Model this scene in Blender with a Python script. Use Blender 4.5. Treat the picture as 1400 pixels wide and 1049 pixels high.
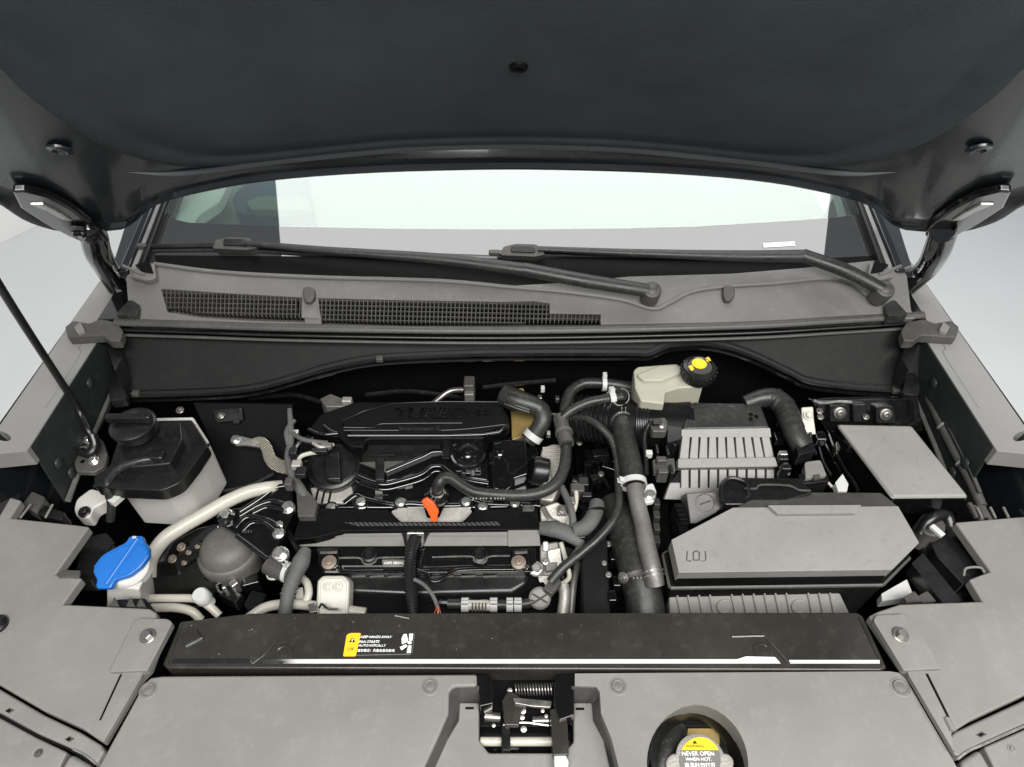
import bpy, bmesh, math, random
from mathutils import Vector, Matrix
from mathutils.geometry import tessellate_polygon
random.seed(7)
for o in list(bpy.data.objects): bpy.data.objects.remove(o)
SC = bpy.context.scene
COL = SC.collection
# ---------------------------------------------------------------- camera
CAMZ, FPX, PITCH = 1.90, 933.0, math.radians(45)
cd = bpy.data.cameras.new('camera'); cam = bpy.data.objects.new('camera', cd); COL.objects.link(cam)
cd.sensor_width = 36.0; cd.lens = FPX/1400*36; cd.clip_start = 0.02; cd.clip_end = 200
cam.location = (0, 0, CAMZ); cam.rotation_euler = (math.pi/2-PITCH, 0, 0)
SC.camera = cam
# ---------------------------------------------------------------- world and lamps
W = bpy.data.worlds.new('World'); SC.world = W; W.use_nodes = True
bg = W.node_tree.nodes['Background']; bg.inputs[0].default_value = (0.86, 0.93, 1.0, 1); bg.inputs[1].default_value = 0.28
def lamp(name, loc, sx, sy, power, color=(1, 1, 1), rot=(0, 0, 0)):
    l = bpy.data.lights.new(name, 'AREA'); l.shape = 'RECTANGLE'; l.size = sx; l.size_y = sy
    l.energy = power; l.color = color
    o = bpy.data.objects.new(name, l); COL.objects.link(o); o.location = loc; o.rotation_euler = rot
    return o
lamp('ceiling_softbox', (0.21, 2.6, 3.3), 2.8, 3.8, 94, (1.0, 0.995, 0.98))
lamp('ceiling_softbox_front', (0.55, -0.95, 3.3), 3.3, 1.5, 222, (1.0, 0.985, 0.96))
# ---------------------------------------------------------------- exposure
SC.view_settings.view_transform = 'Standard'; SC.view_settings.look = 'None'
SC.view_settings.exposure = 0.0; SC.view_settings.gamma = 1.0
SC.render.engine = 'CYCLES'
SC.render.resolution_x = 1024; SC.render.resolution_y = 767
# ---------------------------------------------------------------- placing: a picture point on a plane at a real height
CAM = Vector((0, 0, CAMZ)); cP, sP = math.cos(PITCH), math.sin(PITCH)
def ray(px, py):
    a, b = (px-700)/FPX, (524.5-py)/FPX
    return Vector((a, cP+b*sP, -sP+b*cP))
def U(px, py, z):
    d = ray(px, py); return CAM + d*((z-CAMZ)/d.z)
def UYP(px, py, y):
    d = ray(px, py); return CAM + d*(y/d.y)
class Plane:                                     # z = z0 + s*(Y-y0), set by two picture rows with their heights
    def __init__(s, pa, za, pb, zb):
        A, B = U(700, pa, za), U(700, pb, zb); s.y0, s.z0 = A.y, A.z
        s.s = (B.z-A.z)/(B.y-A.y); s.n = Vector((0, -s.s, 1)).normalized(); s.up = Vector((0, 1, s.s)).normalized()
    def __call__(s, px, py):
        d = ray(px, py); return CAM + d*((s.z0-CAMZ-s.s*s.y0)/(d.z-s.s*d.y))
def P3(p):
    return p if isinstance(p, Vector) else U(*p)
def mpp(p):                                      # metres in one picture unit at a point
    return (p-CAM).dot(Vector((0, cP, -sP)))/FPX
# ---------------------------------------------------------------- materials
def mat(name, col, rough=.5, metal=0., bump=0., scale=400., var=0., vscale=6., rvar=0., coat=0., spec=.5, sss=0., trans=0., ior=1.5, detail=4., dirt=None, dirt_amt=0.):
    m = bpy.data.materials.new(name); m.use_nodes = True; nt = m.node_tree; N, L = nt.nodes, nt.links
    b = N['Principled BSDF']
    b.inputs['Base Color'].default_value = (*col, 1); b.inputs['Roughness'].default_value = rough
    b.inputs['Metallic'].default_value = metal; b.inputs['Specular IOR Level'].default_value = spec
    b.inputs['Coat Weight'].default_value = coat; b.inputs['Coat Roughness'].default_value = .08
    b.inputs['IOR'].default_value = ior
    if trans: b.inputs['Transmission Weight'].default_value = trans
    if sss:
        b.inputs['Subsurface Weight'].default_value = sss; b.inputs['Subsurface Scale'].default_value = .02
    tc = N.new('ShaderNodeTexCoord')
    if var or rvar or dirt:
        n = N.new('ShaderNodeTexNoise'); n.inputs['Scale'].default_value = vscale; n.inputs['Detail'].default_value = 6
        n.inputs['Roughness'].default_value = .65; L.new(tc.outputs['Object'], n.inputs['Vector'])
        if var:
            mr = N.new('ShaderNodeMapRange'); mr.inputs[1].default_value = .3; mr.inputs[2].default_value = .7
            mr.inputs[3].default_value = 1-var; mr.inputs[4].default_value = 1+var
            L.new(n.outputs['Fac'], mr.inputs[0])
            mx = N.new('ShaderNodeVectorMath'); mx.operation = 'SCALE'; mx.inputs[0].default_value = col
            L.new(mr.outputs[0], mx.inputs['Scale']); last = mx.outputs[0]
            if dirt:
                n2 = N.new('ShaderNodeTexNoise'); n2.inputs['Scale'].default_value = vscale*9; n2.inputs['Detail'].default_value = 8
                n2.inputs['Roughness'].default_value = .75; L.new(tc.outputs['Object'], n2.inputs['Vector'])
                r2 = N.new('ShaderNodeMapRange'); r2.inputs[1].default_value = .52; r2.inputs[2].default_value = .78
                r2.inputs[3].default_value = 0; r2.inputs[4].default_value = dirt_amt; L.new(n2.outputs['Fac'], r2.inputs[0])
                mm = N.new('ShaderNodeMix'); mm.data_type = 'RGBA'; L.new(r2.outputs[0], mm.inputs['Factor'])
                L.new(last, mm.inputs[6]); mm.inputs[7].default_value = (*dirt, 1); last = mm.outputs[2]
            L.new(last, b.inputs['Base Color'])
        if rvar:
            mr = N.new('ShaderNodeMapRange'); mr.inputs[1].default_value = .3; mr.inputs[2].default_value = .7
            mr.inputs[3].default_value = max(.03, rough-rvar); mr.inputs[4].default_value = min(1, rough+rvar)
            L.new(n.outputs['Fac'], mr.inputs[0]); L.new(mr.outputs[0], b.inputs['Roughness'])
    if bump:
        n = N.new('ShaderNodeTexNoise'); n.inputs['Scale'].default_value = scale; n.inputs['Detail'].default_value = detail
        L.new(tc.outputs['Object'], n.inputs['Vector'])
        bp = N.new('ShaderNodeBump'); bp.inputs['Strength'].default_value = bump; bp.inputs['Distance'].default_value = .001
        L.new(n.outputs['Fac'], bp.inputs['Height']); L.new(bp.outputs[0], b.inputs['Normal'])
    return m
DUST = (.30, .28, .25)
M = {}
M['grey'] = mat('grey_grained_plastic', (.185, .178, .165), .55, bump=.25, scale=900, var=.10, vscale=5, rvar=.08, dirt=(.26, .25, .23), dirt_amt=.5)
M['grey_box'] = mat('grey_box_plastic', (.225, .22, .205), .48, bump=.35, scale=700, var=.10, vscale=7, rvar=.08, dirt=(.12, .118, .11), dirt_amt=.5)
M['grey_dark'] = mat('dark_grey_plastic', (.060, .058, .054), .45, bump=.25, scale=700, var=.2, vscale=8, rvar=.1, dirt=DUST, dirt_amt=.18)
M['cowl'] = mat('cowl_plastic', (.132, .129, .123), .48, bump=.3, scale=900, var=.14, vscale=4, rvar=.08, dirt=DUST, dirt_amt=.3)
M['shield'] = mat('shield_felt_plastic', (.0115, .012, .0115), .5, bump=.2, scale=500, var=.3, vscale=5, rvar=.1, spec=.13, dirt=DUST, dirt_amt=.03)
M['black'] = mat('black_satin_plastic', (.0075, .0075, .0075), .30, bump=.12, scale=600, var=.3, vscale=9, rvar=.1, dirt=DUST, dirt_amt=.05)
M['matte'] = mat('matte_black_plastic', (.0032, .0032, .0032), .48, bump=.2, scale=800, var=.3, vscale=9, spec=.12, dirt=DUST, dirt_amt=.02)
M['deep'] = mat('undercoat_black', (.0025, .0025, .0028), .6, bump=.3, scale=120, var=.3, vscale=12, spec=.12)
M['gloss'] = mat('black_enamel', (.0045, .0045, .0045), .10, var=.3, vscale=10, rvar=.06, coat=1.0, dirt=DUST, dirt_amt=.03, bump=.06, scale=60)
M['support'] = mat('black_enamel_dusty', (.026, .0245, .021), .26, var=.25, vscale=6, rvar=.12, coat=.2, dirt=(.2, .19, .17), dirt_amt=.14, bump=.05, scale=40)
M['paint'] = mat('black_car_paint', (.009, .0105, .013), .14, coat=1.0, var=.1, vscale=4)
M['primer'] = mat('grey_flange_paint', (.215, .21, .202), .42, var=.08, vscale=5, rvar=.06, dirt=(.2, .19, .17), dirt_amt=.3, bump=.1, scale=500)
M['hoodpaint'] = mat('hood_inner_paint', (.014, .017, .020), .26, coat=.5, var=.2, vscale=4, rvar=.06)
M['liner'] = mat('hood_liner_felt', (.054, .064, .066), .95, bump=.7, scale=350, var=.25, vscale=3.0, spec=.1, detail=8)
M['innerwall'] = mat('inner_wall_plastic', (.016, .020, .020), .5, bump=.15, scale=500, var=.2, vscale=6, dirt=DUST, dirt_amt=.08)
M['rubber'] = mat('hose_rubber', (.019, .019, .0185), .40, bump=.25, scale=500, var=.3, vscale=14, rvar=.1, dirt=DUST, dirt_amt=.22)
M['rubber_grey'] = mat('dusty_mount_rubber', (.095, .092, .083), .55, bump=.2, scale=300, var=.15, vscale=12, dirt=DUST, dirt_amt=.3)
M['tape'] = mat('cloth_harness_tape', (.085, .085, .083), .7, bump=.5, scale=220, var=.25, vscale=20)
M['conduit'] = mat('corrugated_conduit', (.012, .012, .012), .28, var=.2, vscale=15)
M['white'] = mat('natural_white_plastic', (.54, .52, .49), .40, bump=.08, scale=200, var=.06, vscale=12, sss=.25)
M['ivory'] = mat('aged_ivory_plastic', (.36, .35, .28), .42, bump=.08, scale=200, var=.10, vscale=12, sss=.2)
M['whitepart'] = mat('white_nylon', (.50, .50, .48), .4, var=.08, vscale=30)
M['coated'] = mat('white_coated_pipe', (.46, .44, .38), .34, bump=.12, scale=90, var=.10, vscale=25, dirt=(.25, .2, .14), dirt_amt=.45)
M['blue'] = mat('blue_cap_plastic', (.010, .125, .44), .32, bump=.06, scale=300, var=.08, vscale=12)
M['blue2'] = mat('pale_blue_clip', (.16, .32, .72), .4)
M['orange'] = mat('orange_handle_plastic', (.72, .10, .015), .36, var=.05)
M['yellow'] = mat('yellow_print', (.90, .58, .015), .5)
M['amber'] = mat('amber_print', (.92, .50, .012), .5)
M['print'] = mat('white_print', (.85, .85, .83), .5)
M['inkblack'] = mat('label_black', (.022, .021, .020), .35)
M['capgrey'] = mat('cap_grey_print', (.15, .145, .135), .45)
M['alu'] = mat('cast_aluminium', (.44, .42, .38), .5, metal=.5, bump=.6, scale=250, var=.2, vscale=18, rvar=.08, dirt=(.12, .10, .08), dirt_amt=.6)
M['alu_dark'] = mat('oiled_casting', (.20, .19, .175), .5, metal=.5, bump=.5, scale=220, var=.3, vscale=18, dirt=(.05, .045, .04), dirt_amt=.5)
M['zinc'] = mat('zinc_steel', (.62, .61, .58), .28, metal=.9, var=.15, vscale=60, rvar=.1)
M['steel'] = mat('worn_steel', (.28, .27, .25), .34, metal=.85, var=.3, vscale=50, rvar=.12)
M['rust'] = mat('rusty_bolt', (.26, .21, .17), .5, metal=.6, var=.25, vscale=60)
M['gold'] = mat('yellow_passivated', (.42, .30, .11), .42, metal=.5, var=.2, vscale=20)
M['braid'] = mat('tinned_braid', (.55, .51, .42), .55, metal=.4, bump=.8, scale=900)
M['redwire'] = mat('red_wire', (.45, .06, .03), .4)
M['floor'] = mat('pale_floor', (.60, .61, .61), .55, var=.03, vscale=1.2, rvar=.05, bump=.03, scale=80)
M['wall'] = mat('white_wall', (.80, .79, .78), .8, var=.02, vscale=2)
M['dash'] = mat('pale_dashboard', (.17, .205, .188), .7, bump=.2, scale=500, var=.05)
M['trim'] = mat('charcoal_trim', (.035, .037, .04), .6, bump=.2, scale=500)
M['binnacle'] = mat('slate_blue_trim', (.06, .085, .13), .5)
M['seam'] = mat('seam_and_bead_sheen', (.17, .18, .185), .35, var=.15)  # pale tone carries the hood bead's painted reflection; also the flange seam line
def glassmat(name, refl, tint, dark):
    m = bpy.data.materials.new(name); m.use_nodes = True; nt = m.node_tree; N, L = nt.nodes, nt.links
    N.remove(N['Principled BSDF']); out = N['Material Output']
    g = N.new('ShaderNodeBsdfGlossy'); g.inputs['Roughness'].default_value = .012
    lw = N.new('ShaderNodeLayerWeight'); lw.inputs['Blend'].default_value = .25
    mr = N.new('ShaderNodeMapRange'); mr.inputs[3].default_value = refl; mr.inputs[4].default_value = 1
    L.new(lw.outputs['Fresnel'], mr.inputs[0])
    if dark is None:
        t = N.new('ShaderNodeBsdfTransparent'); t.inputs[0].default_value = (*tint, 1)
    else:
        t = N.new('ShaderNodeBsdfDiffuse'); t.inputs[0].default_value = (*dark, 1)
    mx = N.new('ShaderNodeMixShader'); L.new(mr.outputs[0], mx.inputs[0]); L.new(t.outputs[0], mx.inputs[1]); L.new(g.outputs[0], mx.inputs[2])
    L.new(mx.outputs[0], out.inputs['Surface']); return m
M['glass'] = glassmat('windshield_glass', .205, (.86, .95, .90), None)
M['frit'] = glassmat('glass_black_border', .205, None, (.022, .023, .022))
def braidmat():
    m = mat('tinned_braid', (.5, .46, .37), .5, metal=.4); nt = m.node_tree; N, L = nt.nodes, nt.links; b = N['Principled BSDF']
    tc = N.new('ShaderNodeTexCoord'); w = N.new('ShaderNodeTexWave'); w.inputs['Scale'].default_value = 110; w.inputs['Distortion'].default_value = 1.5; w.bands_direction = 'DIAGONAL'
    L.new(tc.outputs['Object'], w.inputs['Vector'])
    bp = N.new('ShaderNodeBump'); bp.inputs['Distance'].default_value = .003; L.new(w.outputs['Fac'], bp.inputs['Height']); L.new(bp.outputs[0], b.inputs['Normal'])
    mx = N.new('ShaderNodeMix'); mx.data_type = 'RGBA'; mx.inputs[6].default_value = (.2, .18, .14, 1); mx.inputs[7].default_value = (.55, .51, .42, 1)
    L.new(w.outputs['Fac'], mx.inputs['Factor']); L.new(mx.outputs[2], b.inputs['Base Color']); return m
M['braid'] = braidmat()
# woven strip on the ignition rail
def wovenmat():
    m = mat('woven_pattern_plastic', (.03, .03, .03), .35); nt = m.node_tree; N, L = nt.nodes, nt.links; b = N['Principled BSDF']
    tc = N.new('ShaderNodeTexCoord'); w = N.new('ShaderNodeTexWave'); w.inputs['Scale'].default_value = 75; w.bands_direction = 'DIAGONAL'
    L.new(tc.outputs['Object'], w.inputs['Vector'])
    r = N.new('ShaderNodeMapRange'); r.inputs[3].default_value = .006; r.inputs[4].default_value = .075; L.new(w.outputs['Fac'], r.inputs[0])
    cx = N.new('ShaderNodeCombineColor'); [L.new(r.outputs[0], cx.inputs[i]) for i in range(3)]; L.new(cx.outputs[0], b.inputs['Base Color']); return m
M['woven'] = wovenmat()
# ---------------------------------------------------------------- object helpers
WL = {}                                           # world place of every parent
def place(o, parent, centre):
    if parent is not None:
        o.parent = parent; o.location = centre-WL[parent]
    else: o.location = centre
    WL[o] = Vector(centre)
def thing(name, label, cat, loc, group=None):
    o = bpy.data.objects.new(name, None); COL.objects.link(o); o.location = P3(loc); o.empty_display_size = .05
    o['label'] = label; o['category'] = cat
    if group: o['group'] = group
    WL[o] = Vector(o.location); return o
def tag(o, label, cat, group=None, kind=None):
    if label: o['label'] = label
    if cat: o['category'] = cat
    if group: o['group'] = group
    if kind: o['kind'] = kind
    return o
def mk(name, V, F, m, parent=None, smooth=True, bevel=0, seg=2, ang=35, recalc=True):
    V = [Vector(v) for v in V]
    c = sum(V, Vector())/len(V)
    me = bpy.data.meshes.new(name); me.from_pydata([v-c for v in V], [], F)
    if recalc:
        bm = bmesh.new(); bm.from_mesh(me); bmesh.ops.recalc_face_normals(bm, faces=bm.faces); bm.to_mesh(me); bm.free()
    me.materials.append(M[m] if isinstance(m, str) else m)
    if smooth: me.polygons.foreach_set('use_smooth', [True]*len(me.polygons))
    o = bpy.data.objects.new(name, me); COL.objects.link(o); place(o, parent, c)
    if bevel:
        b = o.modifiers.new('bevel', 'BEVEL'); b.width = bevel; b.segments = seg; b.limit_method = 'ANGLE'; b.angle_limit = math.radians(ang)
        b.harden_normals = True
    elif smooth:
        try: me.set_sharp_from_angle(angle=math.radians(38))
        except Exception: pass
    return o
def fillet(pts, r, n=4):
    out = []; k = len(pts)
    for i in range(k):
        a, b, c = Vector(pts[i-1][:2]), Vector(pts[i][:2]), Vector(pts[(i+1) % k][:2])
        ra = r if len(pts[i]) < 3 else pts[i][2]
        d1, d2 = (a-b), (c-b); l = min(ra, d1.length*.45, d2.length*.45)
        if l < .3: out.append((b.x, b.y)); continue
        p, q = b+d1.normalized()*l, b+d2.normalized()*l
        for j in range(n+1):
            t = j/n; v = p*(1-t)**2+b*2*t*(1-t)+q*t*t; out.append((v.x, v.y))
    return out
def prism(name, pts, top, depth, m, parent=None, bevel=.002, r=0, dirn=None, taper=1., seg=2, shift=(0, 0, 0)):
    """outline in picture units laid on a height or Plane, given real thickness"""
    if r: pts = fillet(pts, r)
    pl = top if isinstance(top, Plane) else None
    A = [(pl(*p[:2]) if pl else U(p[0], p[1], top)) for p in pts]
    d = dirn if dirn is not None else (-pl.n if pl else Vector((0, 0, -1)))
    c = sum(A, Vector())/len(A)
    B = [c+(a-c)*taper+d*depth+Vector(shift) for a in A]
    n = len(A)
    F = [list(range(n)), list(range(2*n-1, n-1, -1))]+[[i, i+n, (i+1) % n+n, (i+1) % n] for i in range(n)]
    return mk(name, A+B, F, m, parent, True, bevel, seg)
def loft(name, rings, m, parent=None, bevel=0, cap=True, closed=True):
    n = len(rings[0]); V = [v for r in rings for v in r]; F = []
    for k in range(len(rings)-1):
        for i in range(n if closed else n-1):
            j = (i+1) % n; F.append([k*n+i, k*n+j, (k+1)*n+j, (k+1)*n+i])
    if cap and closed: F.append(list(range(n))[::-1]); F.append([(len(rings)-1)*n+i for i in range(n)])
    return mk(name, V, F, m, parent, True, bevel)
def box(name, c, size, m, parent=None, bevel=.002, rot=None):
    c = P3(c); R = rot if rot is not None else Matrix.Identity(3)
    V = [c+R@Vector((sx*size[0]/2, sy*size[1]/2, sz*size[2]/2)) for sx in (-1, 1) for sy in (-1, 1) for sz in (-1, 1)]
    F = [[0, 1, 3, 2], [4, 6, 7, 5], [0, 4, 5, 1], [2, 3, 7, 6], [0, 2, 6, 4], [1, 5, 7, 3]]
    return mk(name, V, F, m, parent, True, bevel)
def crom(P, n):
    out = []
    Q = [P[0]*2-P[1]]+P+[P[-1]*2-P[-2]]
    for i in range(1, len(Q)-2):
        a, b, c, d = Q[i-1:i+3]
        for j in range(n):
            t = j/n
            out.append(.5*((2*b)+(c-a)*t+(2*a-5*b+4*c-d)*t*t+(3*b-a-3*c+d)*t**3))
    out.append(P[-1]); return out
def resample(P, step):
    out = [P[0]]; acc = 0
    for a, b in zip(P, P[1:]):
        l = (b-a).length; s = step-acc
        while s <= l and l > 0:
            out.append(a.lerp(b, s/l)); s += step
        acc = (acc+l) % step
    if (out[-1]-P[-1]).length > step*.3: out.append(P[-1])
    return out
def tube(name, pts, rpx, m, parent=None, sides=14, rib=None, flat=1., metres=False, n=7, flatdir=None, radii=None):
    """hose or pipe through (px,py,z) points; rpx in picture units; rib=(pitch_px, amount) for bellows"""
    P = [P3(p) for p in pts]; k = mpp(P[len(P)//2]); R = rpx if metres else rpx*k
    C = crom(P, n) if len(P) > 2 else [P[0].lerp(P[1], i/6) for i in range(7)]
    if rib: C = resample(C, rib[0]*k/4)
    T = [(C[min(i+1, len(C)-1)]-C[max(i-1, 0)]).normalized() for i in range(len(C))]
    u = flatdir if flatdir is not None else Vector((0, 0, 1))
    if abs(T[0].dot(u)) > .95: u = Vector((0, 1, 0))
    u = (u-T[0]*u.dot(T[0])).normalized(); rings = []
    for i, c in enumerate(C):
        u = (u-T[i]*u.dot(T[i])).normalized(); w = T[i].cross(u); f = i/(len(C)-1)
        rr = R
        if radii:
            g = f*(len(radii)-1); j = min(int(g), len(radii)-2); rr = R*(radii[j]*(1-(g-j))+radii[j+1]*(g-j))
        if rib: rr *= 1-(rib[1] if i % 4 in (0, 3) else 0)
        rings.append([c+u*(rr*flat*math.sin(2*math.pi*q/sides))+w*(rr*math.cos(2*math.pi*q/sides)) for q in range(sides)])
    return loft(name, rings, m, parent)
def frame(ax):
    ax = Vector(ax).normalized(); u = Vector((1, 0, 0)) if abs(ax.x) < .8 else Vector((0, 1, 0))
    u = (u-ax*u.dot(ax)).normalized(); return u, ax.cross(u), ax
def lathe(name, c, prof, m, parent=None, ax=(0, 0, 1), n=28, px=True, bevel=0, ell=1.):
    """profile of (radius, height) pairs turned about an axis; picture units when px"""
    c = P3(c); k = mpp(c) if px else 1.; u, v, w = frame(ax); rings = []
    for r, h in prof:
        rings.append([c+u*(r*k*math.cos(2*math.pi*i/n))+v*(r*k*ell*math.sin(2*math.pi*i/n))+w*(h*k) for i in range(n)])
    return loft(name, rings, m, parent, bevel)
BOLT = {}
def boltmesh(m, kind):
    if (m, kind) in BOLT: return BOLT[m, kind]
    V, F = [], []
    def ring(r, h, n=12, a0=0): 
        s = len(V); V.extend(Vector((r*math.cos(2*math.pi*i/n+a0), r*math.sin(2*math.pi*i/n+a0), h)) for i in range(n)); return s
    def br(a, b, n=12):
        F.extend([a+i, a+(i+1) % n, b+(i+1) % n, b+i] for i in range(n))
    if kind == 'hex':
        a = ring(1.35, -.3); b = ring(1.35, .12); c = ring(1.2, .22); br(a, b); br(b, c); F.append([c+i for i in range(12)])
        d = ring(.9, .15, 6); e = ring(.9, .85, 6); f = ring(.7, 1.0, 6); br(d, e, 6); br(e, f, 6); F.append([f+i for i in range(6)])
    elif kind == 'clip':                          # round push-in trim clip with a dished centre
        rs = [ring(1.0, -.25), ring(1.0, .1), ring(.9, .2), ring(.72, .12), ring(.62, .16), ring(.0001, .2)]
        for x, y in zip(rs, rs[1:]): br(x, y)
    else:                                         # washer head screw with a cross recess rim
        rs = [ring(1.3, -.3), ring(1.3, .15), ring(1.1, .22), ring(.8, .22), ring(.75, .6), ring(.55, .68), ring(.35, .68), ring(.3, .4), ring(.0001, .4)]
        for x, y in zip(rs, rs[1:]): br(x, y)
    me = bpy.data.meshes.new('bolt'); me.from_pydata(V, [], F)
    bm = bmesh.new(); bm.from_mesh(me); bmesh.ops.recalc_face_normals(bm, faces=bm.faces); bm.to_mesh(me); bm.free()
    me.materials.append(M[m]); me.polygons.foreach_set('use_smooth', [True]*len(me.polygons))
    try: me.set_sharp_from_angle(angle=math.radians(30))
    except Exception: pass
    BOLT[m, kind] = me; return me
def bolt(c, rpx, parent, m='zinc', ax=(0, -.25, 1), kind='hex', name='bolt'):
    c = P3(c); o = bpy.data.objects.new(name, boltmesh(m, kind)); COL.objects.link(o); place(o, parent, c)
    s = rpx*mpp(c); u, v, w = frame(ax); R = Matrix((u, v, w)).transposed()
    o.rotation_euler = (R@Matrix.Rotation(random.random()*6, 3, 'Z')).to_euler(); o.scale = (s, s, s); return o
def clampring(c, ax, rpx, parent, m='whitepart', wid=7, ear=True, thick=1.5, name='hose_clamp', earang=90):
    c = P3(c); k = mpp(c); u, v, w = frame(ax); n = 24; r1, r2, h = rpx*k, (rpx+thick)*k, wid*k/2
    rings = []
    for r, z in ((r1, -h), (r2, -h), (r2, h), (r1, h), (r1, -h)):
        rings.append([c+u*(r*math.cos(2*math.pi*i/n))+v*(r*math.sin(2*math.pi*i/n))+w*z for i in range(n)])
    o = loft(name, rings, m, parent, cap=False)
    if ear:
        a = math.radians(earang); d = u*math.cos(a)+v*math.sin(a); e = w.cross(d)
        R = Matrix((e, w, d)).transposed()
        p = c+d*(r2+3*k); q = bpy.data.objects
        s = 2.2*k
        box('clamp_ear', p+e*s*1.2, (1.3*k, wid*k*.9, 8*k), m, o, .0004, R); box('clamp_ear', p-e*s*1.2, (1.3*k, wid*k*.9, 8*k), m, o, .0004, R)
    return o
def text(body, c, wpx, m, parent, pl=None, up=None, right=(1, 0, 0), depth=.0004, shear=0., hscale=1., name='lettering', bold=0.):
    c = P3(c); cu = bpy.data.curves.new(name, 'FONT'); cu.body = body; cu.align_x = 'CENTER'; cu.align_y = 'CENTER'
    cu.size = 1; cu.extrude = .0; cu.shear = shear; cu.offset = bold; cu.resolution_u = 3
    o = bpy.data.objects.new(name, cu); COL.objects.link(o); dg = bpy.context.evaluated_depsgraph_get(); dg.update()
    me = bpy.data.meshes.new_from_object(o.evaluated_get(dg)); bpy.data.objects.remove(o); bpy.data.curves.remove(cu)
    xs = [v.co.x for v in me.vertices]; w = (max(xs)-min(xs)) or 1; s = wpx*mpp(c)/w
    r = Vector(right).normalized(); u = Vector(up).normalized() if up else (pl.up if pl else Vector((0, 1, 0))); nrm = r.cross(u)
    bm = bmesh.new(); bm.from_mesh(me)
    ex = bmesh.ops.extrude_face_region(bm, geom=bm.faces[:])
    top = {v for v in ex['geom'] if isinstance(v, bmesh.types.BMVert)}
    for v in bm.verts:
        x, y = v.co.x*s, v.co.y*s*hscale; v.co = r*x+u*y+nrm*(depth if v in top else -.0003)
    bmesh.ops.recalc_face_normals(bm, faces=bm.faces); bm.to_mesh(me); bm.free()
    me.materials.clear(); me.materials.append(M[m])
    o = bpy.data.objects.new(name, me); COL.objects.link(o); place(o, parent, c); return o
def cutout(o, cutter):
    """cuts a real opening and removes the cutter"""
    md = o.modifiers.new('cut', 'BOOLEAN'); md.operation = 'DIFFERENCE'; md.object = cutter; md.solver = 'EXACT'
    # opening first, rounded edges after
    if len(o.modifiers) > 1: o.modifiers.move(len(o.modifiers)-1, 0)
    bev = [x for x in o.modifiers if x.type == 'BEVEL']
    for b in bev: b.show_viewport = False
    dg = bpy.context.evaluated_depsgraph_get(); dg.update()
    me = bpy.data.meshes.new_from_object(o.evaluated_get(dg)); o.modifiers.remove(md); o.data = me
    me.polygons.foreach_set('use_smooth', [True]*len(me.polygons))
    for b in bev: b.show_viewport = True
    me2 = cutter.data; WL.pop(cutter, None); bpy.data.objects.remove(cutter); bpy.data.meshes.remove(me2)
def ell(cx, cy, rx, ry, n=28, rot=0):
    a = math.radians(rot); return [(cx+rx*math.cos(t)*math.cos(a)-ry*math.sin(t)*math.sin(a), cy+rx*math.cos(t)*math.sin(a)+ry*math.sin(t)*math.cos(a)) for t in [2*math.pi*i/n for i in range(n)]]
def mir(pts): return [(1400-p[0], *p[1:]) for p in pts][::-1]
# ================================================================= SETTING
def slab(name, pts, depth, m, parent=None, bevel=.002, d=Vector((0, 0, -1))):
    A = [Vector(p) for p in pts]; n = len(A); B = [a+d*depth for a in A]
    F = [list(range(n)), list(range(2*n-1, n-1, -1))]+[[i, i+n, (i+1) % n+n, (i+1) % n] for i in range(n)]
    return mk(name, A+B, F, m, parent, True, bevel)
def mkplane(y0, z0, s):
    p = Plane.__new__(Plane); p.y0, p.z0, p.s = y0, z0, s; p.n = Vector((0, -s, 1)).normalized(); p.up = Vector((0, 1, s)).normalized(); return p
tag(mk('floor', [(-9, -6, 0), (9, -6, 0), (9, 12, 0), (-9, 12, 0)], [[0, 1, 2, 3]], 'floor'), 'pale grey showroom floor under the car', 'floor', kind='structure')
wa, wd = Vector((-2.53, 2.88, 0)), Vector((.12, .19, 0)).normalized()
wn = Vector((wd.y, -wd.x, 0))
A, B = wa-wd*4, wa+wd*1.3
tag(slab('wall', [A, B, B-wn*.12, A-wn*.12], 3.4, 'wall', d=Vector((0, 0, 1))), 'white wall standing beyond the hood hinge', 'wall', kind='structure')

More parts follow.
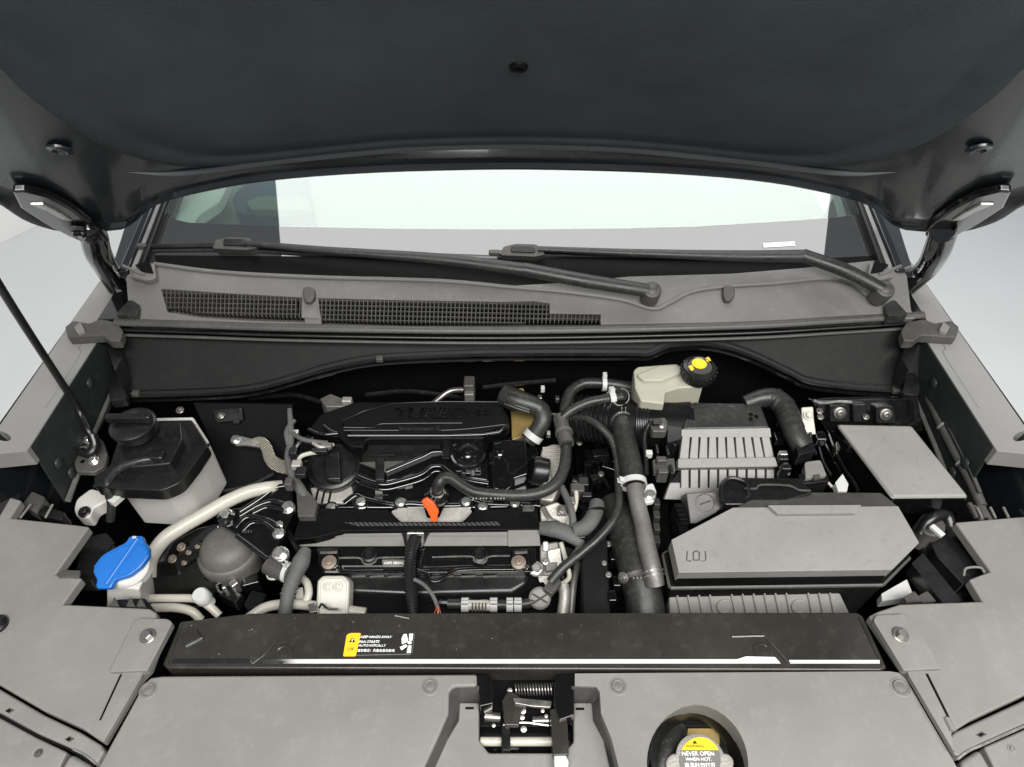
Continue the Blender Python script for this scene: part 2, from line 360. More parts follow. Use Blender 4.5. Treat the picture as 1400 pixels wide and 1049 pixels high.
# ================================================================= CAR BODY
car = thing('car_body', 'black car front body with grey fender flanges and an open engine bay', 'car', (0, .8, 0))
slab('underbody', [(-.93, .30, .42), (.93, .30, .42), (.93, 2.2, .42), (-.93, 2.2, .42)], .05, 'deep', car)
slab('firewall', [(-.79, 1.02, .44), (.79, 1.02, .44), (.79, 1.05, .44), (-.79, 1.05, .44)], .58, 'deep', car, d=Vector((0, 0, 1)))
for sx in (-1, 1):
    X = lambda v: sx*v
    # painted outer skin, lofted along the car
    rings = []
    for y, dx, dz in ((.20, -.10, -.09), (.45, -.03, -.045), (.62, -.008, -.012), (.75, 0, 0), (1.0, .0, 0), (1.28, -.004, .006), (1.6, -.01, .0)):
        rings.append([Vector((X(q[0]+dx), y, q[1]+dz)) for q in ((.84, .95), (.858, 1.037), (.863, 1.0405), (.868, 1.036), (.873, 1.026), (.882, 1.018), (.893, 1.0), (.905, .965), (.916, .90), (.925, .80), (.925, .5), (.84, .5))])
    loft('fender', rings, 'paint', car)
    fl = slab('fender_flange', [(X(.787), .705, 1.04), (X(.86), .695, 1.04), (X(.86), 1.27, 1.045), (X(.80), 1.27, 1.045), (X(.787), .99, 1.042)], .035, 'primer', car, .004)
    cy, cx = U(22, 596, 1.04).y, .845
    slot = [(X(cx+.016*math.cos(t)*1.2-.0*math.sin(t)), cy+.008*math.sin(t)+.008*math.cos(t), 1.08) for t in [2*math.pi*i/16 for i in range(16)]]
    cutout(fl, slab('slot', slot, .12, 'deep', None, 0))
    # raised pressing line along the flange
    tube('flange_seam', [Vector((X(.802), .80, 1.0405)), Vector((X(.802), .93, 1.0415)), Vector((X(.812), .95, 1.042)), Vector((X(.814), .985, 1.042))], .0012, 'seam', car, 6, metres=True)
    # dark inner wall plate, its front corner cut back
    pl_ = slab('inner_fender_panel', [(X(.786), .715, 1.038), (X(.79), .705, .895), (X(.785), .81, .925), (X(.778), .935, .955), (X(.775), 1.0, .96), (X(.786), 1.0, 1.04)], .004, 'innerwall', car, .0015, Vector((sx, 0, 0)))
    slab('inner_fender_edge', [(X(.782), .705, .895), (X(.777), .81, .925), (X(.770), .935, .955), (X(.776), .935, .958), (X(.783), .81, .929), (X(.789), .705, .90)], .004, 'grey_dark', car, .001, Vector((0, 0, 1)))
    for yy, zz in ((.74, .965), (.75, .925), (.90, 1.0)):
        lathe('panel_dimple', Vector((X(.786), yy, zz)), [(.011, 0), (.010, .002), (.006, .004), (.0001, .0045)], 'innerwall', car, (-sx, 0, 0), 14, px=False)
    # apron rail under it
    tube('apron_rail', [U(700+sx*(552), 545, .93), U(700+sx*595, 632, .88), U(700+sx*618, 705, .85), U(700+sx*640, 760, .83)], 9, 'grey_dark', car)
    slab('apron', [(X(.79), .30, .46), (X(.79), 1.02, .46), (X(.80), 1.02, .93), (X(.80), .30, .86)], .02, 'deep', car, 0, Vector((sx, 0, 0)))
    # strut tower block inside the bay
    lathe('strut_tower', Vector((X(.64), .90, .62)), [(.15, -.25), (.15, 0.02), (.13, .05), (.07, .06), (.06, .075), (.0001, .08)], 'deep', car, px=False)
    # cowl end block
    e = [(88, 447), (100, 438), (122, 442), (136, 436), (160, 440), (168, 452), (164, 466), (150, 466), (140, 458), (92, 461)]
    prism('cowl_end_cap', e if sx < 0 else mir(e), 1.062, .02, 'grey_dark', car, .003, 3)
    e = [(101, 447), (110, 440), (116, 452), (106, 456)]
    prism('end_cap_block', e if sx < 0 else mir(e), 1.068, .02, 'grey', car, .003, 2)
    e = [(158, 430), (178, 408), (192, 418), (186, 432)]
    prism('bump_stop', e if sx < 0 else mir(e), 1.078, .02, 'rubber', car, .004, 3)
    e = [(140, 460), (163, 463), (166, 490), (157, 508), (150, 486)]
    prism('bulkhead_gusset', e if sx < 0 else mir(e), 1.03, .05, 'black', car, .003, 4)
    e = [(163, 386), (177, 384), (182, 428), (160, 437), (132, 437), (150, 408)]
    prism('hinge_pocket', e if sx < 0 else mir(e), 1.054, .02, 'gloss', car, .003, 2)
    # windscreen pillar of three stepped strips
    G0 = mkplane(1.13, 1.104, .577)
    for k, (a, b, c, d, m_, h) in enumerate((((174, 352), (212, 262), (224, 262), (188, 352), 'paint', .0), ((188, 352), (224, 262), (231, 262), (197, 352), 'primer', -.004), ((197, 352), (231, 262), (243, 255), (207, 352), 'black', .003))):
        q = [G0(*p) for p in (a, b, c, d)]
        e2 = (q[1]-q[0]); e3 = (q[2]-q[3])
        q = [q[0]-e2*.25, q[1]+e2*2.0, q[2]+e3*2.0, q[3]-e3*.25]
        q = [Vector((sx*-v.x, v.y, v.z)) for v in q]
        slab('windscreen_pillar', [v+G0.n*(.012+h) for v in q], .05, m_, car, .005, -G0.n)
# front cross member below everything
slab('bumper', [U(-120, 975, .90), U(170, 1060, .90), U(1240, 1060, .90), U(1520, 975, .90), U(1520, 1230, .80), U(-120, 1230, .80)], .25, 'paint', car, .02)
slab('radiator_core', [(-.50, .33, .90), (.50, .33, .90), (.50, .40, .90), (-.50, .40, .90)], .4, 'deep', car, .003)

# ================================================================= HOOD (open, curved across)
HA = math.radians(48); HP0 = Vector((0, 1.08, 1.358)); HK = .14
eV = Vector((0, -math.cos(HA), math.sin(HA))); nU = Vector((0, -math.sin(HA), -math.cos(HA)))
def H(x, v, off=0): return HP0+Vector((x, 0, 0))+eV*v+nU*(HK*x*x+off)
def HU(px, py):
    d = ray(px, py); lo, hi = .1, 3.
    for _ in range(50):
        t = (lo+hi)/2
        if nU.dot(CAM+d*t-HP0)-HK*(d.x*t)**2 > 0: lo = t
        else: hi = t
    p = CAM+d*lo; return (p.x, (p-HP0).dot(eV))
hood = thing('hood', 'open black hood seen from below with a dark felt liner', 'car hood', H(0, 0))
def hpatch(name, outline, prof, m, parent, n=120):
    P = [Vector(p) for p in outline]; L = [P[-1]]+P
    C = resample([Vector((p.x, p.y, 0)) for p in P+[P[0]]], sum((P[i]-P[i-1]).length for i in range(len(P)))/n)[:n]
    c = sum(C, Vector())/len(C)
    rings = [[H(c.x+(q.x-c.x)*s, c.y+(q.y-c.y)*s, off) for q in C] for s, off in prof]
    return loft(name, rings, m, parent)
def sm(pts, n=6): return [(p.x, p.y) for p in crom([Vector((a, b, 0)) for a, b in pts], n)]
left = [(0, 272), (40, 297), (93, 311), (145, 309), (175, 303), (215, 272), (300, 250), (375, 238.5), (500, 229), (600, 225.5), (700, 224)]
full = left+[(1400-a, b) for a, b in left[-2::-1]]
bot = [HU(*p) for p in full]
xr = bot[0][0]
outl = sm(bot)+sm([(-xr+.012, bot[-1][1]+.05), (-xr+.02, .25), (-xr, .5), (-xr-.08, .75), (-xr-.28, .92), (0, .97), (xr+.28, .92), (xr+.08, .75), (xr, .5), (xr-.02, .25), (xr-.012, bot[0][1]+.05)])
full_in = [(.0001, 0), (.3, 0), (.6, 0), (.85, 0), (.95, 0), (.975, .002), (.985, .010), (.997, .011), (1.0, .006), (1.0, -.012), (.99, -.02), (.9, -.022), (.6, -.022), (.3, -.022), (.0001, -.022)]
hpatch('inner_panel', outl, full_in, 'hoodpaint', hood, 220)
ll = [(0, 88), (22, 112), (60, 143), (100, 170), (135, 190), (185, 208), (250, 219), (350, 212), (525, 193), (620, 188.5), (700, 187)]
lf = ll+[(1400-a, b) for a, b in ll[-2::-1]]
lb = [HU(*p) for p in lf]; lx = lb[0][0]
lout = sm(lb)+sm([(-lx+.005, .5), (-lx-.05, .72), (-lx-.15, .82), (0, .86), (lx+.15, .82), (lx+.05, .72), (lx-.005, .5)])
lin = hpatch('liner', lout, [(.0001, .018), (.3, .018), (.6, .018), (.80, .018), (.86, .0175), (.88, .014), (.90, .0135), (.915, .0165), (.95, .017), (.975, .016), (.99, .010), (1.0, .001)], 'liner', hood, 200)
# quilted ribs and clips of the liner
def hb(name, pts, off, r, m, parent, flat=.45):
    return tube(name, [H(*HU(*p), off) for p in pts], r, m, parent, 12, metres=True, flat=flat, flatdir=nU, radii=[.05]+[1]*8+[.05])
for p, r in (((709, 71), .0115), ((82, 200), .017), ((1338, 199), .017)):
    x, v = HU(*p); lathe('liner_clip', H(x, v, .018 if p[0] == 709 else .004), [(r, 0), (r*.95, .003), (r*.6, .005), (r*.4, .002), (.0001, .002)], 'matte' if p[0] == 709 else 'hoodpaint', hood, nU, 20, px=False)
# pressed bead round the rim, its reflected light put into a pale colour
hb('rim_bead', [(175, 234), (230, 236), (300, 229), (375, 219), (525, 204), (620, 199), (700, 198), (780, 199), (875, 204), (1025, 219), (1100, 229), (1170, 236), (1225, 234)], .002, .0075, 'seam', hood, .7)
for s in (0, 1):
    f = (lambda q: [(1400-a, b) for a, b in q]) if s else (lambda q: q)
    # hinge: plate on the hood, gooseneck to the body
    hq = [H(*HU(*p), .018) for p in f([(17, 247), (34, 246), (66, 254), (98, 272), (124, 292), (136, 310), (118, 322), (92, 310), (60, 292), (28, 270)])]
    hg = slab('hinge_plate', hq, .014, 'gloss', hood, .004, -nU)
    hq = [H(*HU(*p), .0215) for p in f([(42, 262), (60, 262), (84, 275), (100, 286), (86, 284), (66, 272)])]
    slab('hinge_slot_tongue', hq, .004, 'zinc', hg, .001, -nU)
    a = H(*HU(*f([(112, 300)])[0]), .02); b = U(1400-163 if s else 163, 394, 1.05)
    nk = [(1290, 316), (1281, 343), (1266, 368)] if s else [(126, 318), (134, 346), (150, 374)]
    pts = [a, UYP(*nk[0], a.y+.012), UYP(*nk[1], a.y+.03), UYP(*nk[2], b.y-.01), b, b+Vector((.01*(-1 if s else 1), .0, -.05))]
    tube('hinge_arm', pts, .0205, 'gloss', hood, 16, metres=True, flat=1.0, radii=[1.0, 1.15, 1.15, 1.05, 1.0, 1.0])
    tube('hinge_arm_bead', [p+Vector((-.006 if not s else .006, -.0185, .006)) for p in pts[:5]], .0055, 'gloss', hood, 8, metres=True)

# prop rod
rod = thing('support_rod', 'thin black rod rising from the fender bracket to the hood', 'rod', U(128, 606, .95))
pa, pb = U(126, 604, .955), UYP(0, 392, .81); pe = pa+(pb-pa)*1.0
d = (pb-pa).normalized(); pe = pb+d*.36
tube('shaft', [pa+Vector((0, 0, .0)), U(122, 590, .975), U(98, 545, 1.02), pb, pe], .0062, 'black', rod, 10, metres=True)
tube('pivot_end', [U(112, 618, .945), U(124, 620, .948), U(130, 608, .955), U(126, 594, .968)], .0085, 'black', rod, 10, metres=True)
tube('cotter', [U(100, 613, .95), U(116, 616, .95)], 2, 'black', rod, 8)
br = thing('rod_bracket', 'grey steel bracket bolted under the hood rod', 'bracket', U(122, 625, .92))
prism('plate', [(100, 632), (112, 612), (128, 598), (140, 600), (147, 622), (143, 637), (128, 646), (104, 645)], .935, .012, 'grey_dark', br, .003, 4)
bolt((121, 601, .938), 5, br); bolt((128, 630, .938), 5.5, br); bolt((113, 615, .94), 4, br)
lathe('hole', (113, 631, .9352), [(3.2, -.5), (3.2, .15), (.01, .15)], 'deep', br, n=14)

# ================================================================= WINDSHIELD AND CABIN
G = mkplane(1.13, 1.10, .577)
ws = thing('windshield', 'car windshield reflecting a bright white ceiling light', 'windshield', G(700, 380))
gp = [G(*p) for p in ((150, 380), (700, 392), (1250, 380), (1215, 262), (1150, 130), (700, 110), (250, 130), (185, 262))]
slab('glass', gp, .004, 'glass', ws, 0, -G.n)
inner = [(300, 130), (268, 180), (240, 252), (231, 272), (229, 284), (232, 295), (240, 301), (258, 305.5), (400, 311.5), (550, 314), (700, 315), (850, 313.5), (950, 311), (1081, 303), (1140, 299), (1170, 294), (1182, 288), (1186, 279), (1180, 258), (1150, 190), (1120, 130)]
outer = [(1150, 130), (1185, 200), (1212, 262), (1250, 380), (700, 392), (150, 380), (188, 262), (212, 200), (250, 130)]
slab('border', [G(*p)+G.n*.003 for p in inner+outer], .002, 'frit', ws, 0, -G.n)
slab('sticker', [G(*p)+G.n*.0045 for p in ((1042, 334), (1085, 331.5), (1086, 337.5), (1043, 340))], .001, 'print', ws, 0, -G.n)
dash = thing('dashboard', 'pale dashboard top seen through the windshield', 'dashboard', (0, 1.6, 1.0))
slab('dashboard_top', [(-.72, 1.20, 1.06), (.72, 1.20, 1.06), (.74, 2.3, 1.10), (-.74, 2.3, 1.10)], .05, 'dash', dash, .01)
prism('instrument_hood', [(325, 292), (316, 268), (345, 240), (420, 236), (430, 290)], 1.115, .05, 'binnacle', dash, .012, 8)
prism('instrument_screen', [(342, 286), (336, 276), (352, 268), (420, 268), (424, 286)], 1.125, .02, 'dash', dash, .006, 4)

prism('added_pale_block', [(224, 320), (236, 240), (318, 236), (300, 275), (272, 292), (255, 320)], 1.135, .03, 'wall', dash, .01, 8)  # white blocks added behind the glass to brighten its two ends
prism('added_pale_block', mir([(214, 320), (222, 240), (262, 236), (252, 270), (240, 320)]), 1.135, .03, 'wall', dash, .01, 8)
# ================================================================= COWL
K = mkplane(1.00, 1.060, .36)
cowl = thing('cowl_panel', 'grey plastic cowl with vent grilles below the windshield', 'cowl', K(700, 420))
cp = [(176, 426), (172, 378), (186, 368), (208, 379), (212, 360), (260, 367), (340, 374), (430, 378), (520, 378), (600, 383), (690, 391), (780, 386), (860, 378), (1000, 374), (1100, 366), (1195, 356), (1204, 352), (1206, 380), (1228, 364), (1240, 376), (1246, 425), (1252, 436), (700, 446), (170, 440)]
base = prism('panel', cp, K, .03, 'cowl', cowl, .003, 3)
K2 = mkplane(1.00, 1.064, .36)
def on(pl, h):
    q = mkplane(pl.y0, pl.z0+h*math.sqrt(1+pl.s**2), pl.s); return q
# vent openings: real wells with crossed bars
g1 = [(213, 387), (300, 393), (408, 399), (413, 434), (330, 431), (270, 427), (222, 419)]
g2 = [(431, 400), (560, 403), (690, 405), (730, 404), (752, 407), (752, 421), (823, 422), (823, 440), (560, 441), (436, 437)]
for g in (g1, g2):
    cutout(base, prism('well', g, on(K, .02), .045, 'deep', None, 0))
    c = sum((Vector((a, b, 0)) for a, b in g), Vector())/len(g)
    prism('vent_floor', [(c.x+(a-c.x)*1.02, c.y+(b-c.y)*1.1) for a, b in g], on(K, -.018), .008, 'deep', cowl, 0)
def inside(p, poly):
    x, y = p; r = False
    for i in range(len(poly)):
        (x1, y1), (x2, y2) = poly[i-1], poly[i]
        if (y1 > y) != (y2 > y) and x < (x2-x1)*(y-y1)/(y2-y1)+x1: r = not r
    return r
def bars(g, name):
    V, F = [], []
    def bar(a, b, w, h0, h1, vertical):
        e = .5*w
        off = (e, 0) if vertical else (0, e)
        s = len(V)
        for (px, py) in ((a[0]-off[0], a[1]-off[1]), (a[0]+off[0], a[1]+off[1]), (b[0]+off[0], b[1]+off[1]), (b[0]-off[0], b[1]-off[1])):
            q = K(px, py); V.append(q+K.n*h1); V.append(q+K.n*h0)
        F.extend([[s, s+2, s+4, s+6], [s, s+1, s+3, s+2], [s+2, s+3, s+5, s+4], [s+4, s+5, s+7, s+6], [s+6, s+7, s+1, s]])
    xs = [p[0] for p in g]; x = min(xs)+2.5
    while x < max(xs)-1:
        ys = [y/2 for y in range(760, 900) if inside((x, y/2), g)]
        if len(ys) > 4: bar((x+1.2, ys[0]-1), (x-.4, ys[-1]+1), 1.15, -.014, -.001, True)
        x += 5.7
    ys_ = [p[1] for p in g]
    for k in range(1, 9):
        run = [q for q in range(int(min(xs)), int(max(xs))) if inside((q, 386.5+k*6.4+(q-213)*.018), g)]
        if len(run) > 12:
            y0 = 386.5+k*6.4
            for q in range(run[0], run[-1]-8, 8): 
                bar((q, y0+(q-213)*.018), (q+8.4, y0+(q+8.4-213)*.018), 0.75, -.009, -.0025, False)
    o = mk(name, V, F, 'grey_dark', cowl, False, recalc=True); o['kind'] = 'stuff'; return o
bars(g1, 'grille_bars'); bars(g2, 'grille_bars')
# raised lip that wanders along the upper edge, with two tabs
tube('upper_lip', [K(*p)+K.n*.002 for p in ((212, 362), (300, 373), (430, 380), (600, 385), (700, 394), (780, 401), (850, 411), (892, 423), (915, 415), (945, 400), (990, 393), (1060, 388), (1125, 382), (1160, 387), (1185, 405))], 3.2, 'cowl', cowl, 10)
for x, y in ((421, 404), (996, 402)):
    prism('tab', [(x-7, y-11), (x+3, y-13), (x+9, y-9), (x+9, y+2), (x+4, y+9), (x-4, y+9), (x-7, y+2)], on(K, .012), .014, 'grey_dark', cowl, .003, 3)
prism('vent_divider', [(412, 412), (432, 412), (436, 436), (412, 434)], on(K, .002), .006, 'cowl', cowl, .001)
for s in (0, 1):
    f = mir if s else (lambda q: q)
    prism('corner_ramp', f([(176, 378), (186, 364), (210, 358), (213, 380), (200, 384)]), on(K, .016), .02, 'cowl', cowl, .004, 4)
    tube('corner_clip', [K(*p)+K.n*.016 for p in f([(174, 370), (192, 378), (204, 382)])], 2.2, 'cowl', cowl, 8)
    prism('corner_pocket', f([(184, 362), (204, 357), (210, 374), (194, 372)]), on(K, .0175), .004, 'deep', cowl, .001, 2)
prism('wiper_well', [(212, 349), (330, 350), (480, 351), (640, 351), (800, 352), (950, 353), (1090, 355), (1190, 350), (1206, 347), (1215, 380), (1000, 390), (700, 408), (430, 392), (212, 376)], on(G, .0035), .004, 'matte', cowl, 0)
# long rubber seal across the bay
seal = thing('bay_seal', 'long black rubber seal running across the bay in front of the cowl', 'seal', U(700, 450, 1.06))
for k, (dy, dz, r, m_) in enumerate(((0, 0, 6.5, 'grey_dark'), (10, -.012, 3.0, 'black'), (17, -.016, 2.6, 'grey_dark'))):  # bulb's lighter grey paints a highlight onto the black rubber
    tube(('bulb', 'lower_fin', 'rail')[k], [(158, 441+dy, 1.062+dz), (260, 444+dy, 1.062+dz), (420, 449+dy, 1.062+dz), (700, 452+dy, 1.062+dz), (1000, 446+dy, 1.062+dz), (1150, 438+dy, 1.062+dz), (1262, 431+dy, 1.062+dz)], r, m_, seal, 10, flat=.8)
# firewall shield with its wavy lower lip
S = mkplane(1.00, 1.043, 1.04)
shield = thing('firewall_shield', 'dark flat shield panel with a wavy lower edge under the long seal', 'shield', S(700, 480))
low = [(1262, 512), (1258, 538), (1180, 535), (1110, 527), (1080, 514), (1040, 495), (1000, 480), (960, 473), (915, 476), (888, 487), (860, 487), (760, 487), (650, 488), (520, 494), (450, 507), (400, 522), (350, 535), (290, 541), (165, 545)]
prism('panel', [(150, 457), (250, 461), (420, 467), (700, 470), (1000, 463), (1150, 455), (1268, 447)]+low, S, .006, 'shield', shield, .0015)
tube('lower_lip', [S(x, y-2)+S.n*.003 for x, y in low[1:]], 2.2, 'black', shield, 8)
tube('upper_bead', [S(x, y-10)+S.n*.002 for x, y in low[1:]], 1.1, 'black', shield, 6)
tube('rim', [S(x, y+3.5)-S.n*.010 for x, y in low[1:]], 3.2, 'gloss', shield, 8)
for x, y in ((188, 538), (520, 491), (1222, 534)):
    box('clip', S(x, y)+S.n*.006, (.014, .012, .01), 'grey_dark', shield, .002)
prism('side_ear', [(148, 530), (158, 510), (168, 520), (172, 545), (150, 548)], .985, .02, 'black', shield, .003, 3)
prism('side_ear', mir([(142, 524), (152, 505), (162, 515), (166, 538), (144, 541)]), .985, .02, 'black', shield, .003, 3)

# ================================================================= WIPERS
Kw = mkplane(1.00, 1.082, .40)
def wiper(label, arm1, arm2, nut, blade, conn):
    w = thing('wiper', label, 'wiper', Kw(*nut)); w['group'] = 'windshield wipers'
    tube('arm', [Kw(*p)+Kw.n*h for p, h in arm1], 8.5, 'rubber', w, 14, flat=.85, flatdir=Kw.n, radii=[1.15, 1.2, 1.15])
    tube('arm_rod', [Kw(*p)+Kw.n*h for p, h in arm2], 8, 'rubber', w, 14, flat=.8, flatdir=Kw.n, radii=[1.15, 1.0, .7, .5])
    lathe('nut_cover', Kw(*nut)+Kw.n*.008, [(13, -16), (13.5, 4), (12.5, 8), (10, 9.5), (8, 9), (5, 11), (.01, 11.5)], 'grey_dark', w, Kw.n, 22)
    tube('blade', [G(*p)+G.n*.012 for p in blade], 4.2, 'black', w, 8, flat=.9, flatdir=G.n, radii=[.8, 1, 1, 1, .8])
    tube('rubber_edge', [G(p[0], p[1]+3)+G.n*.005 for p in blade], 2.6, 'rubber', w, 6)
    x, y = conn
    prism('connector', [(x-28, y+7), (x-24, y-5), (x-6, y-9), (x+22, y-8), (x+27, y-2), (x+34, y+6), (x+20, y+9)], on(G, .024), .02, 'grey_dark', w, .003, 3)
    prism('connector_cap', [(x-14, y+2), (x-12, y-7), (x+18, y-6), (x+20, y+3)], on(G, .028), .006, 'black', w, .002, 3)
    box('blade_end', G(*blade[0])+G.n*.012, (.022, .012, .012), 'grey_dark', w, .003)
wiper('black wiper with its arm pivot in the middle of the cowl lip', [((890, 403), .012), ((800, 391), .018), ((716, 376), .02)], [((722, 377), .02), ((600, 361), .018), ((450, 349), .016), ((335, 338), .014)], (889, 403),
      [(200, 341), (320, 340), (430, 346), (560, 352), (680, 356)], (318, 333))
wiper('black wiper with its arm pivot at the corner of the cowl', [((1205, 402), .012), ((1150, 377), .018), ((1092, 357), .02)], [((1098, 358), .02), ((1000, 357), .018), ((860, 352), .016), ((735, 346), .014)], (1204, 402),
      [(676, 350), (720, 347), (830, 349), (950, 351), (1090, 350)], (712, 342))

# ================================================================= FRONT COVERS
ZC = .95
fc = thing('radiator_cover', 'wide grey plastic cover over the radiator with latch notch and cap hole', 'cover', U(700, 1000, ZC))
left_half = [(222, 924), (652, 921.5), (652, 938), (620, 939), (614, 946), (613, 976), (598, 1010), (580, 1049), (550, 1120), (92, 1120), (135, 1047), (197, 934, 4), (206, 926)]
right_half = [(786, 921), (1216, 918), (1229, 920), (1238, 928), (1302, 1038), (1348, 1120), (850, 1120), (846, 1049), (836, 1010), (822, 976), (820, 946), (815, 939), (786, 938)]
prism('cover_panel', left_half, ZC, .03, 'grey', fc, .0035, seg=3)
rp = prism('cover_panel', right_half, ZC, .03, 'grey', fc, .0035, seg=3)
hole = ell(960, 1032, 71, 80, 40, 0)
hole = [(x+ (y-1028)*.06*(1 if x > 958 else -.1), y) for x, y in hole]
cutout(rp, prism('cutter', hole, ZC+.03, .12, 'deep', None, 0))
ra = [U(x, y, ZC-.003) for x, y in hole]
rb = [U(958+(x-958)*.97, 1028+(y-1028)*.97, ZC-.004) for x, y in hole]
rc = [U(958+(x-958)*.72-10, 1046+(y-1028)*.82, ZC-.045) for x, y in hole]
rd = [U(958+(x-958)*.70-10, 1046+(y-1028)*.80, ZC-.049) for x, y in hole]
loft('hole_funnel', [ra, rb, rc, rd], 'black', fc, cap=False)
# sunken floor round the latch, joined by the sides of the notch
prism('latch_recess', [(628, 960), (655, 960), (655, 1012, 6), (668, 1029, 6), (770, 1029, 6), (784, 1014, 6), (784, 960), (810, 960), (812, 985), (826, 1012), (850, 1120), (560, 1120), (610, 1012), (626, 985)], ZC-.030, .02, 'grey', fc, .003)
for s in (0, 1):
    f = (lambda q: [(1436.5-x, y) for x, y in q]) if s else (lambda q: q)
    up_ = [U(x, y, ZC-.002) for x, y in f([(655, 938), (619, 939), (613, 946), (612, 976), (597, 1010), (579, 1049), (549, 1120)])]
    lo_ = [U(x, y, ZC-.034) for x, y in f([(655, 961), (634, 961), (629, 966), (627, 985), (612, 1014), (597, 1049), (566, 1120)])]
    lo2 = [p-Vector((0, 0, .01)) for p in lo_]; up2 = [p-Vector((0, 0, .008))+Vector(((.01 if s else -.01), 0.004, 0)) for p in up_]
    loft('recess_wall', [up2, up_, lo_, lo2], 'grey_dark', fc, closed=False, cap=False)  # same grey plastic as the cover; darker material puts shade into the colour
for x, y in ((642, 968), (793, 969)):
    prism('recess_slot', [(x-6, y-1.6), (x+6, y-1.6), (x+6, y+1.8), (x-6, y+1.8)], ZC-.0292, .002, 'deep', fc, .0006, 1.4)
for x, y, r in ((203, 944, 11), (588, 939, 11), (845, 939, 11), (1231, 940, 12)):
    c = U(x, y, ZC); k = mpp(c)
    lathe('clip_rim', c, [(r*1.12, -1), (r*1.12, .5), (r*1.0, .9), (r*.92, -.6), (r*.9, -1)], 'grey', fc, n=24)
    bolt(c+Vector((0, 0, .0004)), r*.86, fc, 'cowl', (0, 0, 1), 'clip', 'trim_clip')
# ---- radiator support
rs = thing('radiator_support', 'glossy black cross panel carrying the warning sticker behind the grey cover', 'panel', U(700, 875, .95))
ZS = .948
sup = prism('panel', [(246, 850), (343, 838), (1172, 837), (1180, 842), (1213, 913), (1205, 917), (228, 914), (222, 908)], ZS, .04, 'support', rs, .004, 3, seg=3)
rndf = random.Random(11)
SL = mkplane(U(700, 902, ZS).y, ZS+.0025, .45)
for q in ([(236, 901), (343, 901), (345, 911), (233, 911)], [(352, 904), (362, 901), (1008, 901), (1020, 897), (1060, 898), (1066, 905), (1070, 911), (350, 911)], [(1078, 902), (1203, 902), (1206, 911), (1082, 911)]):
    prism('front_lip', q, SL, .006, 'gloss', rs, .0018, 1.5, seg=3)
for k in range(16):
    x, y = rndf.uniform(260, 1170), rndf.uniform(845, 895)
    tube('dust_fleck', [(x, y, ZS+.0006), (x+rndf.uniform(-3, 3), y+rndf.uniform(-1.5, 1.5), ZS+.0006)], rndf.uniform(.35, .7), 'capgrey', rs, 5)
for pts in ([(345, 908), (362, 895), (378, 876)], [(1000, 871), (1040, 870), (1048, 873), (1078, 906)], [(228, 909), (238, 880), (249, 853)], [(1175, 845), (1192, 880), (1207, 910)], [(540, 842), (560, 846)]):
    tube('pressed_bead', [(x, y, ZS+.0005) for x, y in pts], 2.0, 'support', rs, 8)
for x, y in ((387, 894), (1043, 891)):
    lathe('plug', (x, y, ZS), [(14, -1), (13, 1), (10, 1.4), (9, .6), (5, .8), (.01, .9)], 'support', rs, n=22)
prism('bracket', [(247, 868), (268, 860), (276, 872), (253, 884)], ZS+.006, .01, 'support', rs, .002, 2)
tube('bracket_edge', [(254, 884, ZS+.006), (277, 872, ZS+.006)], 1.6, 'zinc', rs, 6)
st = thing('warning_sticker', 'black and amber hands-away fan warning sticker on the glossy cross panel', 'sticker', U(517, 882, ZS))
z1 = ZS+.0006
prism('backing', [(479, 865.5), (567.5, 866), (564.5, 892, 4), (560, 895.5), (470, 897)], z1+.0003, .0008, 'inkblack', st, 0, 2)
for q in ([(566.6, 867), (564, 891)], [(564, 891), (561, 894.5)], [(561, 894.5), (487, 896)]):
    tube('border', [(x, y, z1+.0004) for x, y in q], .45, 'capgrey', st, 5)
prism('amber_field', [(474, 868, 3), (479, 865.6, 3), (493.5, 865.6), (486.3, 897.4), (469, 897.4, 2)], z1+.0008, .0009, 'amber', st, 0, 2)
prism('warning_triangle', [(481.5, 871.5), (486, 878), (477, 878)], z1+.0012, .0006, 'inkblack', st, 0)
prism('triangle_mark', [(481.2, 873.5), (482.4, 873.5), (482, 876.8), (480.6, 876.8)], z1+.0015, .0004, 'print', st, 0)
text('注意', (479, 888, z1+.0009), 9, 'gold', st)
text('KEEP HANDS AWAY', (514, 871, z1+.0006), 43, 'print', st, shear=.25, bold=.012)
text('FAN STARTS', (504.5, 877.6, z1+.0006), 28, 'print', st, shear=.25, bold=.012)
text('AUTOMATICALLY', (508.5, 882.7, z1+.0006), 38, 'print', st, shear=.25, bold=.012)
text('请勿靠近！风扇会自动启动', (514, 889.8, z1+.0006), 51, 'print', st, bold=.008)
for q in ([(549, 873), (552, 867), (556, 867), (558, 877), (549.5, 881)], [(559.5, 866.5), (565, 866.5), (563.6, 876), (559, 875.5)], [(546.5, 885), (555, 881), (557, 883.5), (549, 889)], [(558, 883), (562.5, 882.5), (561.5, 892.5), (556, 892.8)], ell(560, 878.6, 3, 2.2, 10)):
    prism('fan_pictogram', q, z1+.0009, .0006, 'print', st, 0)
